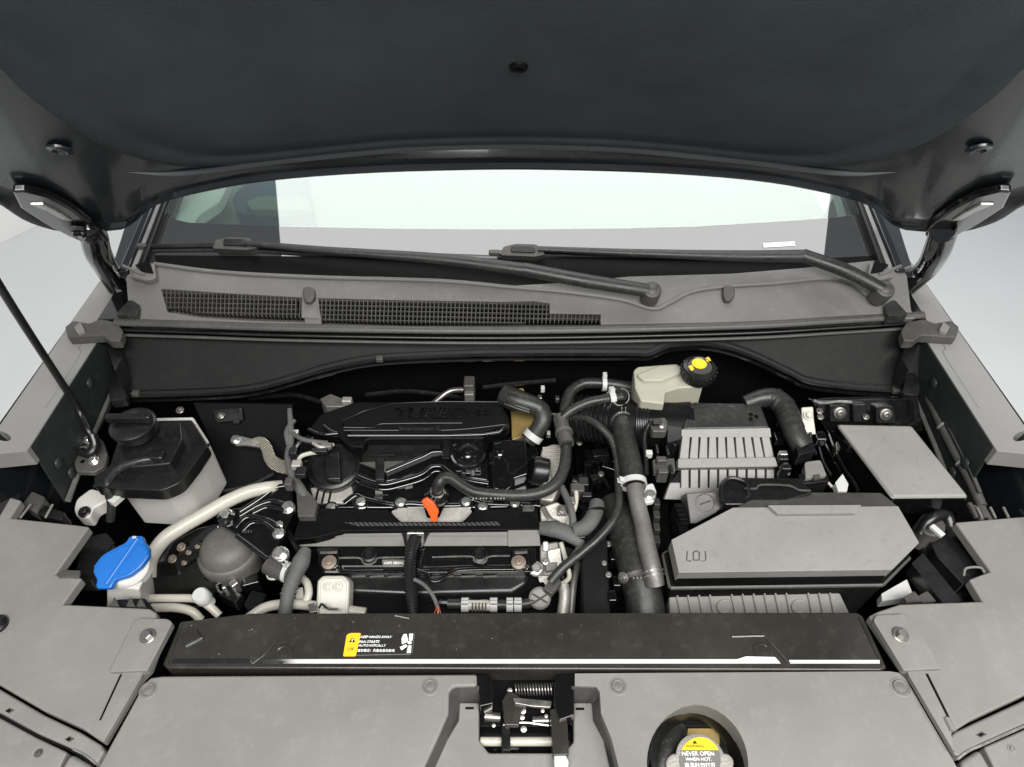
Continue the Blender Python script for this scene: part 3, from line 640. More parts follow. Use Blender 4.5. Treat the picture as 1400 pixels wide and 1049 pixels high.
# ---- side wing covers
lw = thing('wing_cover', 'grey wing cover beside the blue washer cap', 'cover', U(90, 880, ZC)); lw['group'] = 'grey wing covers beside the radiator cover'
ZW = .958
prism('cover_panel', [(-70, 655), (15, 661), (5, 677, 3), (29, 684), (14, 708, 4), (99, 717), (122, 720), (76, 785, 3), (86, 788), (112, 790), (86, 826), (148, 829), (205, 832), (214, 838), (214, 850), (228, 850), (204, 914), (193, 925), (140, 1015), (112, 996), (60, 972), (0, 937), (-80, 890)], ZW, .018, 'grey', lw, .003, seg=3)
prism('end_bracket', [(149, 919), (183, 850, 4), (188, 845, 4), (229, 846, 4), (236, 851, 4), (201, 917)], ZW+.007, .012, 'grey', lw, .003, 2)
prism('bracket_tail', [(168, 916), (196, 918), (193, 926), (142, 1014), (124, 1001), (166, 924)], ZW+.002, .008, 'grey', lw, .002, 1)
bolt((202, 870, ZW+.008), 8, lw, 'steel', (0, -.1, 1), 'hex', 'screw')
prism('groove', [(164, 922), (167, 922), (138, 985), (135, 985)], ZW+.0024, .003, 'matte', lw, .0005)
strip_l = [(-80, 896), (0, 942), (60, 977), (110, 1001), (138, 1018, 4), (143, 1026, 4), (132, 1044, 3), (126, 1043), (100, 1026), (50, 1003), (0, 975), (-80, 930)]
prism('lamp_trim_strip', strip_l, ZW-.002, .02, 'grey', lw, .0035, seg=3)
low_l = [(-80, 936), (0, 981), (50, 1008), (92, 1028), (75, 1060), (20, 1120), (-120, 1120)]
prism('lamp_cover', low_l, ZW-.006, .02, 'grey', lw, .003)
prism('lamp_cover', [(96, 1029), (126, 1046), (100, 1100), (40, 1120), (76, 1062)], ZW-.004, .02, 'grey', lw, .006)
tube('chrome_edge', [(x, y, ZW-.001) for x, y in ((0, 978), (50, 1005), (98, 1026.5), (128, 1045))], 1.3, 'matte', lw, 6)
tube('bright_edge', [(x, y, ZW-.001) for x, y in ((100, 1025), (116, 1033), (130, 1044))], 1.6, 'zinc', lw, 6)
for x, y in ((12, 972), (94, 1011)):
    prism('clip_slot', [(x-6, y), (x+1, y-4.5), (x+8, y-1), (x+1, y+4)], ZW-.0016, .001, 'grey_dark', lw, .0004)
    prism('clip_hole', [(x-4, y), (x+1, y-3), (x+3, y), (x-1, y+2.5)], ZW-.0012, .001, 'deep', lw, 0)
bolt((53, 1030, ZW-.006), 4.5, lw, 'grey_dark', (0, 0, 1), 'pan', 'screw')
lathe('bumper_stop', (-2, 855, ZW), [(13, 0), (13, 5), (9, 7), (6, 5), (.01, 5)], 'black', lw)
# ribs and pockets along the notches
for q, m_, dz in (([(30, 690), (44, 672), (62, 680), (50, 702)], 'grey_dark', .02), ([(50, 704), (60, 690), (88, 700), (84, 712)], 'black', .02), ([(112, 735), (146, 728), (156, 742), (126, 796), (100, 796)], 'black', .045), ([(148, 829), (160, 820), (198, 818), (210, 832)], 'black', .02)):
    prism('edge_rib', q, ZW-dz, .03, m_, lw, .003, 3)
tube('rib_edge', [(62, 708, ZW-.012), (72, 690, ZW-.012)], 1.6, 'grey', lw, 6)
tube('rib_edge', [(28, 708, ZW-.008), (42, 690, ZW-.014)], 1.6, 'grey', lw, 6)
prism('pocket_frame', [(78, 786), (90, 779), (110, 780), (108, 790), (80, 790)], ZW+.002, .004, 'grey_dark', lw, .001)
for x in (156, 178, 192):
    prism('spike_rib', [(x-6, 829), (x, 816), (x+7, 829)], ZW-.006, .02, 'grey_dark', lw, .001)
rw = thing('wing_cover', 'grey wing cover beside the battery cover and fuse box', 'cover', U(1310, 880, ZC)); rw['group'] = 'grey wing covers beside the radiator cover'
prism('cover_panel', [(1306, 714, 3), (1400, 706), (1490, 700), (1490, 900), (1400, 951), (1328, 985), (1300, 1003), (1262, 940), (1243, 924), (1188, 842), (1200, 836), (1230, 826), (1343, 822), (1325, 792), (1354, 781, 4)], ZW, .018, 'grey', rw, .003, seg=3)
prism('end_bracket', [(1194, 848, 5), (1198, 841, 4), (1238, 839, 4), (1246, 846, 4), (1288, 914), (1236, 917, 3)], ZW+.007, .012, 'grey', rw, .003, 2)
prism('bracket_tail', [(1240, 916), (1266, 916), (1309, 990), (1300, 1000), (1304, 1028), (1243, 924)], ZW+.002, .008, 'grey', rw, .002, 1)
bolt((1231, 868, ZW+.008), 8, rw, 'steel', (0, -.1, 1), 'hex', 'screw')
prism('groove', [(1265, 921), (1269, 921), (1299, 981), (1296, 983)], ZW+.0024, .003, 'matte', rw, .0005)
tube('tail_pin', [(1294, 982, ZW+.002), (1303, 1000, ZW+.002)], 4.5, 'grey', rw, 10)
prism('lamp_trim_strip', [(1490, 914), (1400, 957), (1330, 989), (1305, 1001, 4), (1296, 1010, 4), (1305, 1032, 4), (1314, 1036), (1340, 1018), (1400, 991), (1490, 948)], ZW-.002, .02, 'grey', rw, .0035, seg=3)
tube('bright_edge', [(x, y, ZW-.001) for x, y in ((1309, 1038), (1324, 1027), (1342, 1019), (1400, 993), (1470, 962))], 1.7, 'zinc', rw, 6)
prism('lamp_cover', [(1490, 956), (1400, 997), (1345, 1021), (1375, 1080), (1420, 1120), (1520, 1120)], ZW-.006, .02, 'grey', rw, .003)
prism('lamp_cover', [(1340, 1023), (1312, 1041), (1340, 1100), (1390, 1120), (1372, 1080)], ZW-.004, .02, 'grey', rw, .006)
prism('clip_slot', [(1334, 1005), (1342, 1000), (1350, 1004), (1341, 1009)], ZW-.0016, .001, 'grey_dark', rw, .0004)
prism('clip_hole', [(1337, 1005), (1342, 1002), (1346, 1004), (1341, 1007)], ZW-.0012, .001, 'deep', rw, 0)
bolt((1384, 1025, ZW-.006), 5, rw, 'grey', (0, 0, 1), 'pan', 'screw')
tube('pocket_frame', [(1318, 787, ZW+.001), (1321, 777, ZW+.001), (1340, 776, ZW+.001), (1346, 783, ZW+.001)], 1.6, 'grey', rw, 6, n=3)
for q in ([(1262, 716), (1285, 698), (1304, 712), (1350, 786), (1318, 800), (1280, 760)], [(1246, 770), (1262, 756), (1316, 822), (1290, 826)]):
    prism('edge_rib', q, ZW-.03, .03, 'black', rw, .004, 3)
for x in (1340, 1358, 1376, 1394):
    tube('spike_rib', [(x-4, 694, ZW-.012), (x+3, 708, ZW-.01)], 1.8, 'grey', rw, 6)
# ---- latch
la = thing('hood_latch', 'hood latch mechanism with coil spring sunk in the radiator cover notch', 'latch', U(715, 975, .90))
prism('back_plate', [(650, 915), (790, 915), (790, 1036), (650, 1036)], .875, .02, 'gloss', la, .002)
for q in ([(653, 922), (668, 922, 5), (673, 930, 4), (674, 962), (656, 966)], [(757, 962), (758, 930, 4), (764, 922, 5), (785, 922), (785, 978), (765, 985)]):
    prism('guide_post', q, .942, .05, 'gloss', la, .003, 2)
tube('spring', [(706, 943, .915), (756, 943, .915)], 3, 'deep', la, 8)
sp = []
a, b = U(704, 943, .915), U(756, 942, .915); kk = mpp(a)
for i in range(12*13+1):
    t = i/(12*13); an = i/12*2*math.pi; sp.append(a.lerp(b, t)+Vector((0, math.cos(an), math.sin(an)))*(7.5*kk))
tube('coil', sp, 1.15, 'steel', la, 6, n=1)
prism('pawl', [(686, 958), (694, 944, 4), (702, 946), (714, 955), (724, 962), (712, 975), (710, 992), (690, 992), (688, 975)], .925, .01, 'support', la, .002)
prism('catch_lever', [(700, 953), (735, 956), (755, 958), (753, 968), (726, 966), (704, 962)], .93, .006, 'steel', la, .0015)
tube('release_rod', [(688, 992, .915), (715, 988, .917), (750, 992, .915)], 1.5, 'zinc', la, 8)
for x, y, r in ((715, 972, 5), (714, 981, 4), (742, 972, 3), (697, 944, 4), (747, 979, 3), (675, 992, 3), (716, 997, 5)):
    bolt((x, y, .922), r*.65, la, 'steel', kind='pan', name='rivet')
tube('bush', [(663, 980, .905), (684, 981, .905)], 6.5, 'steel', la, 12)
tube('bush', [(728, 986, .905), (750, 985, .905)], 6.5, 'steel', la, 12)
tube('striker_bar', [(657, 1014, .905), (755, 1014, .905)], 6, 'coated', la, 14)
prism('bar_clip', [(686, 992), (697, 990), (698, 1020), (697, 1026, 2), (687, 1026, 2), (685, 1020)], .918, .012, 'black', la, .002, 1.5)
prism('lock_housing', [(752, 970), (768, 966, 4), (775, 976), (778, 1032), (756, 1033)], .938, .05, 'support', la, .003, 2)
prism('cable_end', [(757, 1032), (774, 1032), (778, 1041), (776, 1060), (758, 1060)], .935, .02, 'whitepart', la, .002)
tube('blue_clip', [(769, 966, .935), (784, 966, .935)], 4.2, 'blue2', la, 10, radii=[.7, 1, .6, 1, .8])
# ---- radiator cap in the hole
rc_ = thing('radiator_filler', 'round radiator filler cap with yellow and grey warning label down in the cover hole', 'radiator filler', U(957, 1040, .9))
zc = .930
lathe('base', (957, 1045, .905), [(30, -20), (30, 5), (33, 8), (33, 12), (30, 14)], 'steel', rc_)
lathe('disc', (957, 1042, zc-.012), [(33, -2), (34, 4), (33.5, 8), (31, 9.2), (.01, 9.2)], 'alu', rc_, n=40)
for s in (-1, 1):
    prism('ear', ell(957+s*32, 1043, 15, 14, 20), zc-.003, .010, 'alu', rc_, .003)
zt = U(957, 1042, zc-.012).z+9.2*mpp(U(957, 1042, zc-.012))+.0004
top_ = [p for p in ell(957, 1040, 28.5, 32, 40) if p[1] <= 1026]; top_.sort(key=lambda p: p[0])
prism('yellow_field', top_, zt+.0006, .0008, 'yellow', rc_, 0)
bot_ = [p for p in ell(957, 1040, 28.5, 32, 40) if p[1] > 1024.5]; bot_.sort(key=lambda p: math.atan2(p[1]-1034, p[0]-957))
prism('grey_field', bot_, zt+.0003, .0006, 'capgrey', rc_, 0)
text('WARNING', (950, 1020.5, zt+.0007), 25, 'inkblack', rc_)
prism('warning_triangle', [(950, 1012), (953.5, 1017), (946.5, 1017)], zt+.001, .0005, 'inkblack', rc_, 0)
text('NEVER OPEN', (954, 1030.5, zt+.0005), 44, 'print', rc_, bold=.015)
text('WHEN HOT.', (955, 1038, zt+.0005), 36, 'print', rc_, bold=.015)
text('高温时勿打开', (957, 1047, zt+.0005), 42, 'print', rc_, bold=.01)
prism('filler_neck_bracket', [(935, 984), (972, 984), (985, 1000), (985, 1020), (935, 1022)], .895, .02, 'gold', rc_, .003)
tube('neck_hose', [(898, 1075, .88), (912, 1030, .895), (925, 1000, .885), (938, 975, .87)], 17, 'rubber', rc_, 14)
clampring((918, 1012, .888), U(925, 1000, .885)-U(912, 1030, .895), 17.5, rc_, 'zinc', 6)
# ================================================================= LEFT SIDE OF THE BAY
ct = thing('coolant_tank', 'translucent white coolant tank with black shield and ribbed screw cap', 'coolant tank', U(205, 650, .84))
to = [(157, 668), (222, 671, 10), (246, 660, 8), (268, 632), (284, 608, 4), (262, 574), (172, 576), (160, 605), (150, 636), (128, 652, 3), (128, 664, 3)]
to2 = [(160, 664), (226, 668, 10), (250, 657, 8), (272, 630), (287, 606, 4), (264, 570), (170, 572), (156, 640)]
prism('tank', to2, .942, .118, 'white', ct, .010, 3, taper=.97, seg=3)
prism('shield', to, .968, .028, 'black', ct, .009, 2, seg=4)
prism('shield_step', [(162, 640), (232, 634), (250, 600), (248, 576), (172, 578), (163, 606)], .988, .022, 'black', ct, .006, 4, taper=1.03, seg=3)
tube('seam_lip', [(128, 664, .941), (160, 669, .941), (222, 672, .941), (247, 661, .941), (270, 632, .941), (286, 607, .941)], 2, 'black', ct, 8)
lathe('filler_neck', (186, 592, .985), [(25, 0), (25, 10), (22, 12)], 'black', ct, n=26)
cap = lathe('cap', (186, 588, 1.0), [(27, -4), (28, 2), (28, 8), (30, 9), (30, 13), (27, 15), (.01, 15)], 'black', ct, n=30)
box('cap_grip', U(186, 588, 1.0)+Vector((0, 0, .030)), (.078, .013, .018), 'black', cap, .005)
prism('bracket_foot', [(100, 696), (104, 682), (124, 667), (142, 672), (152, 680), (140, 688), (128, 694), (122, 708), (104, 706)], .89, .03, 'white', ct, .006, 5)
bolt((115, 700, .892), 6, ct, 'black')
tube('overflow_hose', [(212, 627, .988), (190, 631, .99), (165, 640, .985), (149, 656, .97), (148, 672, .955), (152, 688, .93), (151, 712, .90)], 5.5, 'rubber', ct)
box('hose_nipple', (214, 625, .988), (.03, .02, .018), 'black', ct, .005)
prism('hose_guide', [(146, 684), (156, 674), (168, 676), (154, 688)], .945, .012, 'white', ct, .002, 2)
wt = thing('washer_filler', 'white washer filler neck with a bright blue flip cap', 'washer filler', U(170, 820, .85))
CP = Plane(740, .982, 800, .962)
lathe('neck_collar', CP(170, 772)-CP.n*.018, [(27, -10), (27, 3), (24, 6), (.01, 6)], 'white', wt, CP.n, 26)
loft('neck', [[U(x, y, z) for x, y in pts] for pts, z in (([(146, 800), (150, 775), (178, 752), (203, 752), (205, 775), (190, 806)], .945), ([(146, 830), (152, 795), (182, 768), (206, 764), (209, 800), (196, 836)], .88), ([(140, 850), (150, 815), (182, 785), (206, 785), (214, 830), (200, 860)], .78))], 'white', wt, .004)
leaf = [(126, 782), (129, 772), (142, 757), (160, 747), (172, 741), (176, 733), (194, 732), (196, 740), (203, 748), (203, 760), (192, 776), (176, 788), (156, 794), (151, 805), (132, 805), (130, 800), (132, 793)]
cap = prism('cap', leaf, CP, .012, 'blue', wt, .0035, 4, seg=3)
def ridge(a, b, w, h, m_, par):
    A, B = CP(*a), CP(*b); d = (B-A).normalized(); s = d.cross(CP.n)*w*mpp(A)
    V = [A-s, A+s, B+s, B-s, A+CP.n*h-s*.2, A+CP.n*h+s*.2, B+CP.n*h+s*.2, B+CP.n*h-s*.2]
    return mk('cap_ridge', V, [[0, 1, 2, 3], [4, 5, 6, 7], [0, 1, 5, 4], [1, 2, 6, 5], [2, 3, 7, 6], [3, 0, 4, 7]], m_, par, True, .001)
ridge((190, 736), (146, 800), 4.5, .005, 'blue', cap)
tube('cap_rim', [CP(x, y)+CP.n*.0005 for x, y in ((130, 776), (142, 761), (160, 751), (180, 744), (198, 748), (199, 760), (186, 776), (170, 785), (152, 790))], 1.6, 'blue', cap, 6)
box('tab_hole', CP(184, 735)+CP.n*.0008, (.006, .004, .002), 'whitepart', cap, .0005)
# engine mount
em = thing('engine_mount', 'dusty rubber engine mount dome under a black ribbed bracket', 'engine mount', U(315, 760, .80))
lathe('dome', (312, 752, .835), [(41, -30), (42, -10), (41.5, -2), (39, 2), (37, 3), (34, 12), (28, 19), (18, 23), (.01, 25)], 'rubber_grey', em, (0, 0, 1), 36)
lathe('dome_skirt', (313, 760, .80), [(40, -60), (40, 0), (44, 6), (44, 10)], 'deep', em, n=30)
MP = Plane(690, .893, 760, .880)
prism('bracket', [(297, 716), (300, 702), (318, 695), (345, 690), (372, 660), (398, 655), (402, 700), (392, 720), (376, 752), (366, 766), (340, 744), (318, 728)], MP, .03, 'gloss', em, .008, 4, seg=4)
for q in ([(322, 722), (335, 709), (352, 708), (372, 714), (384, 726)], [(328, 706), (352, 692), (372, 686), (390, 690)], [(328, 700), (350, 686), (376, 668), (394, 664)], [(332, 726), (344, 716), (362, 716), (378, 728)], [(324, 733), (344, 748), (366, 765)], [(346, 702), (366, 694), (390, 698)]):
    tube('bracket_rib', [MP(x, y)+MP.n*.002 for x, y in q], 3.4, 'gloss', em, 12, flat=.7)
bolt(MP(310, 706)+MP.n*.004, 7, em); lathe('bolt_post', MP(310, 708)+MP.n*.002, [(12, -4), (12, 2), (8, 4), (6, 5)], 'gloss', em, n=16)
for x, y, r in ((394, 694, 6.5), (381, 730, 6), (383, 758, 8), (382, 718, 4)):
    lathe('bolt_seat', MP(x, y), [(r*1.5, -8), (r*1.5, -1), (r*.6, 1)], 'zinc' if r > 6 else 'gloss', em, n=14); bolt(MP(x, y)+MP.n*.002, r, em)
text('3 2 2 1', MP(338, 727)+MP.n*.0008, 13, 'alu_dark', em, MP)
for x, y, z, s_, m_ in ((306, 796, .80, (.03, .02, .03), 'gloss'), (322, 802, .81, (.014, .014, .03), 'zinc'), (330, 790, .80, (.02, .02, .05), 'gloss'), (346, 800, .79, (.03, .02, .04), 'gloss'), (318, 818, .79, (.04, .02, .03), 'black'), (308, 806, .81, (.008, .008, .02), 'zinc'), (352, 825, .79, (.03, .03, .03), 'black')):
    box('mount_foot', (x, y, z), s_, m_, em, .003, Matrix.Rotation(x*.7, 3, 'Z'))
tube('foot_clip', [(296, 800, .82), (299, 808, .82), (304, 811, .82)], 1.6, 'zinc', em, 6)
sb = thing('apron_bracket', 'black stamped body bracket with two dirty bolts below the white pipe', 'bracket', U(250, 765, .82))
AB = Plane(720, .86, 810, .80)
prism('panel', [(205, 780), (232, 742), (270, 722), (300, 716), (300, 800), (286, 830), (212, 832)], AB, .02, 'gloss', sb, .004, 4)
prism('flange', [(236, 768), (246, 752), (272, 738), (284, 752), (262, 768), (242, 782)], on(AB, .012), .014, 'gloss', sb, .003, 3)
for x, y, r in ((252, 748, 6), (240, 764, 6), (262, 755, 4), (274, 747, 3.5), (256, 769, 4)):
    bolt(AB(x, y)+AB.n*.012, r*.75, sb, 'rust')
lathe('hole', AB(224, 776)+AB.n*.0006, [(4, -1), (4, .2), (.01, .2)], 'deep', sb, AB.n, 12)
pw = thing('coolant_pipe', 'thick white coated pipe bending from the washer cap to the engine', 'pipe', U(260, 715, .87))
tube('pipe', [(203, 790, .85), (206, 765, .865), (224, 738, .88), (250, 720, .885), (280, 703, .89), (310, 686, .895), (340, 673, .90), (366, 667, .90), (385, 664, .89)], 9.5, 'coated', pw, 16, radii=[1, 1, 1.05, 1, 1, 1, .95, .8])
pw2 = thing('refrigerant_pipe', 'slim white pipes with a capped service port beside the cross panel', 'pipe', U(270, 820, .86))
tube('pipe', [(205, 818, .87), (240, 818, .87), (268, 819, .872), (285, 828, .87), (300, 842, .86)], 5.5, 'coated', pw2)
tube('pipe', [(208, 831, .865), (240, 831, .865), (262, 836, .862), (275, 848, .85)], 6, 'coated', pw2)
lathe('service_port', (284, 822, .872), [(8, -6), (8, 6), (10, 7), (11, 9), (11, 22), (9, 25), (.01, 25)], 'whitepart', pw2, (-.15, -.1, 1), 20)
gs = thing('ground_strap', 'braided tin ground strap bolted to the dark bay wall', 'strap', U(350, 610, .90))
pts = [(344, 605, .905), (356, 604, .905), (364, 612, .90), (370, 628, .89), (382, 637, .885), (400, 641, .88), (420, 640, .87)]
tube('braid', pts, 9, 'braid', gs, 10, flat=.3, flatdir=Vector((.2, -.6, .8)), radii=[.55, .8, .9, 1, .9, .9])
prism('lug', [(315, 602), (318, 595), (328, 596), (352, 602), (354, 611), (336, 608), (322, 608)], .907, .005, 'zinc', gs, .0015, 2)
bolt((322, 601, .909), 5, gs)
# dark bay clutter on the left: wall stiffeners and a cable
lc = thing('bay_side_panel', 'black stamped side panel behind the coolant tank', 'panel', U(300, 620, .8))
LP = Plane(560, .93, 680, .80)
prism('panel', [(262, 550), (400, 552), (402, 700), (290, 690), (288, 610)], LP, .02, 'deep', lc, .004)
for q in ([(290, 560), (330, 558), (332, 575), (296, 578)], [(318, 560), (328, 560), (327, 580), (318, 580)]):
    prism('stiffener', q, on(LP, .012), .012, 'black', lc, .002, 2)
tube('stiffener_edge', [LP(298, 635)+LP.n*.006, LP(293, 665)+LP.n*.006], 2.2, 'steel', lc, 6)
tube('cable', [LP(285, 672)+LP.n*.01, LP(320, 668)+LP.n*.01, LP(350, 660)+LP.n*.01, LP(378, 646)+LP.n*.012], 2.6, 'rubber', lc, 8)
bolt(LP(306, 567)+LP.n*.014, 4, lc, 'steel'); bolt(LP(250, 560)+LP.n*.012, 4, lc, 'steel')

# ================================================================= ENGINE
en = thing('engine', 'black four cylinder engine with glossy valve cover and aluminium housings', 'engine', U(570, 700, .55))
prism('block', [(395, 560), (790, 560), (800, 760), (780, 850), (395, 850)], .80, .3, 'deep', en, .01)
VC = Plane(600, .893, 690, .874)                   # valve cover top
prism('valve_cover', [(410, 600), (730, 596), (745, 640), (742, 694), (640, 696), (420, 696), (404, 660)], VC, .05, 'gloss', en, .006, 6)
VU = on(VC, .014)
prism('cover_step', [(488, 604), (520, 600), (668, 600), (670, 660, 6), (640, 655, 8), (614, 645, 6), (604, 637, 6), (590, 637, 8), (574, 648, 8), (545, 657, 8), (526, 661, 8), (508, 658, 6), (488, 650)], VU, .018, 'gloss', en, .008, seg=4)
V3 = on(VC, .026)
prism('coil_shroud', [(497, 603), (600, 602), (606, 616, 4), (590, 618, 4), (578, 624, 4), (566, 629), (540, 640), (528, 645, 4), (515, 641), (494, 630)], V3, .016, 'black', en, .003)
tube('step_bead', [VU(*p)+VC.n*.001 for p in ((488, 651), (508, 659), (526, 662), (545, 658), (574, 649), (590, 638), (605, 638), (615, 646), (640, 656), (668, 661))], 4.0, 'gloss', en, 12, flat=.6)
tube('step_bead', [VC(*p)+VC.n*.002 for p in ((486, 657), (508, 666), (527, 669), (547, 665), (577, 656), (592, 645), (604, 645), (613, 652), (640, 663), (668, 668))], 4.0, 'gloss', en, 12, flat=.6)
tube('shroud_bead', [V3(*p)+VC.n*.001 for p in ((528, 645), (540, 640), (566, 629), (578, 624), (590, 618), (604, 617))], 3.6, 'gloss', en, 12, flat=.6)
prism('shroud_ramp', [(490, 632), (566, 629), (540, 640), (528, 645), (520, 644), (512, 640)], on(VC, .0275), .006, 'grey_dark', en, .0015)
for y in (610, 617, 623):
    tube('shroud_rib', [V3(503, y)+VC.n*.001, V3(540, y)+VC.n*.001], 1.3, 'black', en, 6)
prism('coil_clip', [(513, 627), (525, 627), (525, 656), (513, 656)], on(VC, .031), .012, 'black', en, .002, 2)
# oil filler cap
oc = lathe('oil_cap', VC(459, 644)+VC.n*.012, [(36, -8), (37, 2), (36, 6), (33, 8), (31, 6), (29, 8), (.01, 9)], 'black', en, VC.n, 36)
prism('cap_grip', [(443, 620), (464, 617), (466, 655), (446, 656)], on(VC, .040), .02, 'black', oc, .004, 4)
box('cap_mark', VC(454, 632)+VC.n*.0405, (.003, .006, .001), 'print', oc, .0003)
# round breather valve
pv = lathe('breather_valve', VC(641, 630)+VC.n*.020, [(24, -20), (26, 0), (26, 5), (24, 8), (21, 7), (20, 5), (17, 6), (16, 8), (13, 8.5), (10, 6), (7, 7), (4, 9), (2, 9), (.01, 8)], 'gloss', en, VC.n, 36)
text('6', VC(641, 621)+VC.n*.0345, 3, 'grey_dark', pv, VC)
for a in (0, 1, 2):
    box('valve_lug', VC(628+a*13, 650+(a == 1)*3)+VC.n*.014, (.012, .010, .014), 'gloss', en, .002)
# separator box
sbx = prism('separator_box', [(673, 601), (719, 600), (722, 648), (702, 655), (700, 665), (690, 672), (674, 668)], on(VC, .034), .03, 'gloss', en, .009, 3, seg=4)
lathe('box_boss', VC(684, 633)+VC.n*.036, [(6, -3), (6, 2), (4, 3), (3, 1), (.01, 1)], 'gloss', sbx, VC.n, 16)
lathe('box_dimple', VC(700, 618)+VC.n*.0345, [(4, 0), (3.6, .6), (.01, .6)], 'matte', sbx, VC.n, 14)
tube('box_rib', [on(VC, .035)(*p) for p in ((674, 623), (684, 624), (692, 630), (698, 648), (722, 632))], 1.8, 'gloss', sbx, 8)
tube('box_rib', [on(VC, .030)(*p) for p in ((674, 658), (684, 660), (694, 654), (702, 646), (722, 640))], 1.8, 'gloss', sbx, 8)
prism('bare_casting', [(424, 667), (480, 664), (483, 674), (472, 688), (430, 688)], on(VC, .004), .02, 'alu', en, .004, 3)
for x in (434, 443, 452):
    tube('casting_groove', [on(VC, .0045)(x+2, 665), on(VC, .0045)(x-3, 688)], 1.5, 'deep', en, 6)
tube('gasket_rim', [on(VC, .004)(*p) for p in ((470, 688), (486, 677), (500, 682), (540, 690), (560, 688), (590, 690), (630, 690), (644, 682), (668, 688), (735, 690))], 4.0, 'gloss', en, 12, flat=.6)
for x, y in ((493, 686), (547, 687), (637, 686), (452, 694), (704, 688), (660, 693)):
    lathe('bolt_boss', on(VC, .003)(x, y+2), [(11, -6), (11, 1), (8, 3), (.01, 3)], 'gloss', en, VC.n, 16)
    bolt(on(VC, .008)(x, y), 5, en)
prism('cylinder_head', [(408, 692), (742, 692), (748, 850), (408, 850)], .835, .08, 'deep', en, .004)
prism('exhaust_shield', [(534, 699), (548, 694), (580, 694), (584, 708), (600, 708), (606, 694), (640, 693), (646, 699), (634, 714), (545, 714)], on(VC, .012), .02, 'alu', en, .004, 3)
# printed labels
for x, y, w_, s_ in ((518, 668, 9, '▦'), (518, 679, 11, '03M\n0200')):
    text(s_ if s_ != '▦' else '##', VC(x, y)+VC.n*.0008, w_, 'capgrey', en, VC)
prism('printed_code', [(513, 667), (522, 667), (523, 675), (513, 675)], on(VC, .0007), .0006, 'capgrey', en, 0)
for x0, x1 in ((542, 553), (554, 564)):
    prism('printed_code', [(x0, 662), (x1, 660), (x1, 667), (x0, 669)], on(VC, .0007), .0006, 'alu_dark', en, 0)
# ---- plastic engine cover
ec = thing('engine_cover', 'matte black engine cover with raised turbo lettering', 'engine cover', U(560, 580, .91))
EP = Plane(549, .945, 600, .935)
prism('base', [(486, 549), (684, 547), (697, 572), (695, 583), (664, 596), (660, 600), (502, 601), (496, 612), (478, 611), (463, 598), (438, 595), (422, 586), (438, 566)], EP, .035, 'matte', ec, .007, 3, seg=4)
prism('upper_plate', [(466, 577), (538, 552), (684, 550), (695, 573), (693, 581), (660, 591), (480, 593)], on(EP, .007), .01, 'matte', ec, .0025, 2)
for q in ([(476, 596), (660, 594.5), (694, 581)], [(422, 587), (440, 594), (462, 593)], [(443, 582), (452, 589), (462, 593)]):
    tube('highlight_edge', [on(EP, .004)(*p) for p in q], 2.6, 'gloss', ec, 10, n=3)
for q in ([(470, 585), (512, 585), (522, 580), (632, 579)], [(470, 589), (545, 589)], [(603, 589), (640, 587), (690, 581)], [(468, 576), (537, 552), (684, 550)]):
    tube('raised_line', [on(EP, .0075)(*p) for p in q], .9, 'gloss', ec, 6, n=2)
text('TURBO', on(EP, .0072)(588, 566), 100, 'matte', ec, EP, shear=.15, depth=.002, hscale=.75, bold=.01)
text('GDi', on(EP, .0072)(660, 564.5), 22, 'matte', ec, EP, depth=.002, hscale=.9)
text('Smartstream G', on(EP, .0072)(574, 586.5), 56, 'rubber', ec, EP, depth=.0006)
# ---- ignition rail across the front
rl = thing('coil_rail_cover', 'long black rail cover, its front slope coloured grey as a reflection, with a woven strip across the engine front', 'rail cover', U(570, 720, .87))
RP = Plane(693, .900, 722, .897)
prism('top_plate', [(414, 694), (530, 697), (548, 713), (632, 713), (650, 697), (734, 694), (738, 724), (470, 726), (428, 736), (400, 738)], RP, .02, 'matte', rl, .003, 2)
prism('woven_strip', [(470, 714), (545, 714.5), (635, 714.5), (680, 713), (684, 718), (488, 719)], on(RP, .0012), .002, 'woven', rl, .0005)
RF = Plane(718, .896, 748, .865)
bar = [(400, 738), (426, 734), (486, 719), (684, 718.5), (692, 722), (736, 722), (738, 745), (720, 747), (400, 748)]
prism('front_bar', bar, on(RF, .003), .016, 'grey', rl, .0035, 2, seg=3)  # lighter grey puts the slope's reflected light into its colour
tube('bar_edge', [on(RF, .004)(*p) for p in ((402, 738), (426, 735), (450, 735), (470, 733), (560, 733), (700, 733), (737, 733))], 1.0, 'grey', rl, 6)
prism('bar_cap', [(694, 722), (737, 722), (739, 747), (694, 748)], on(RF, .0065), .012, 'grey', rl, .003, 2)
prism('wire_port', [(555, 728), (580, 728), (580, 748), (556, 748)], on(RF, .008), .012, 'zinc', rl, .003, 3)
prism('wire_port_hole', [(559, 731), (576, 731), (576, 748), (559, 748)], on(RF, .0092), .008, 'gloss', rl, .002, 3)
prism('port_wing', [(546, 722), (592, 722), (584, 735), (578, 750), (554, 750), (551, 735)], on(RF, .0055), .008, 'black', rl, .002, 2)
prism('end_tab', [(405, 672), (420, 670), (434, 686), (430, 706), (407, 706)], .912, .03, 'grey_dark', rl, .004, 2)
tube('rail_wire', [(738, 724, .885), (752, 722, .89), (770, 726, .89)], 3, 'tape', rl, 8)
prism('connector_tab', [(714, 690), (730, 690), (730, 698), (714, 698)], .912, .006, 'grey_dark', rl, .0015)
tube('connector_clip', [(717, 697, .916), (717, 692, .916), (728, 692, .916), (729, 697, .916)], 1.2, 'zinc', rl, 6, n=2)
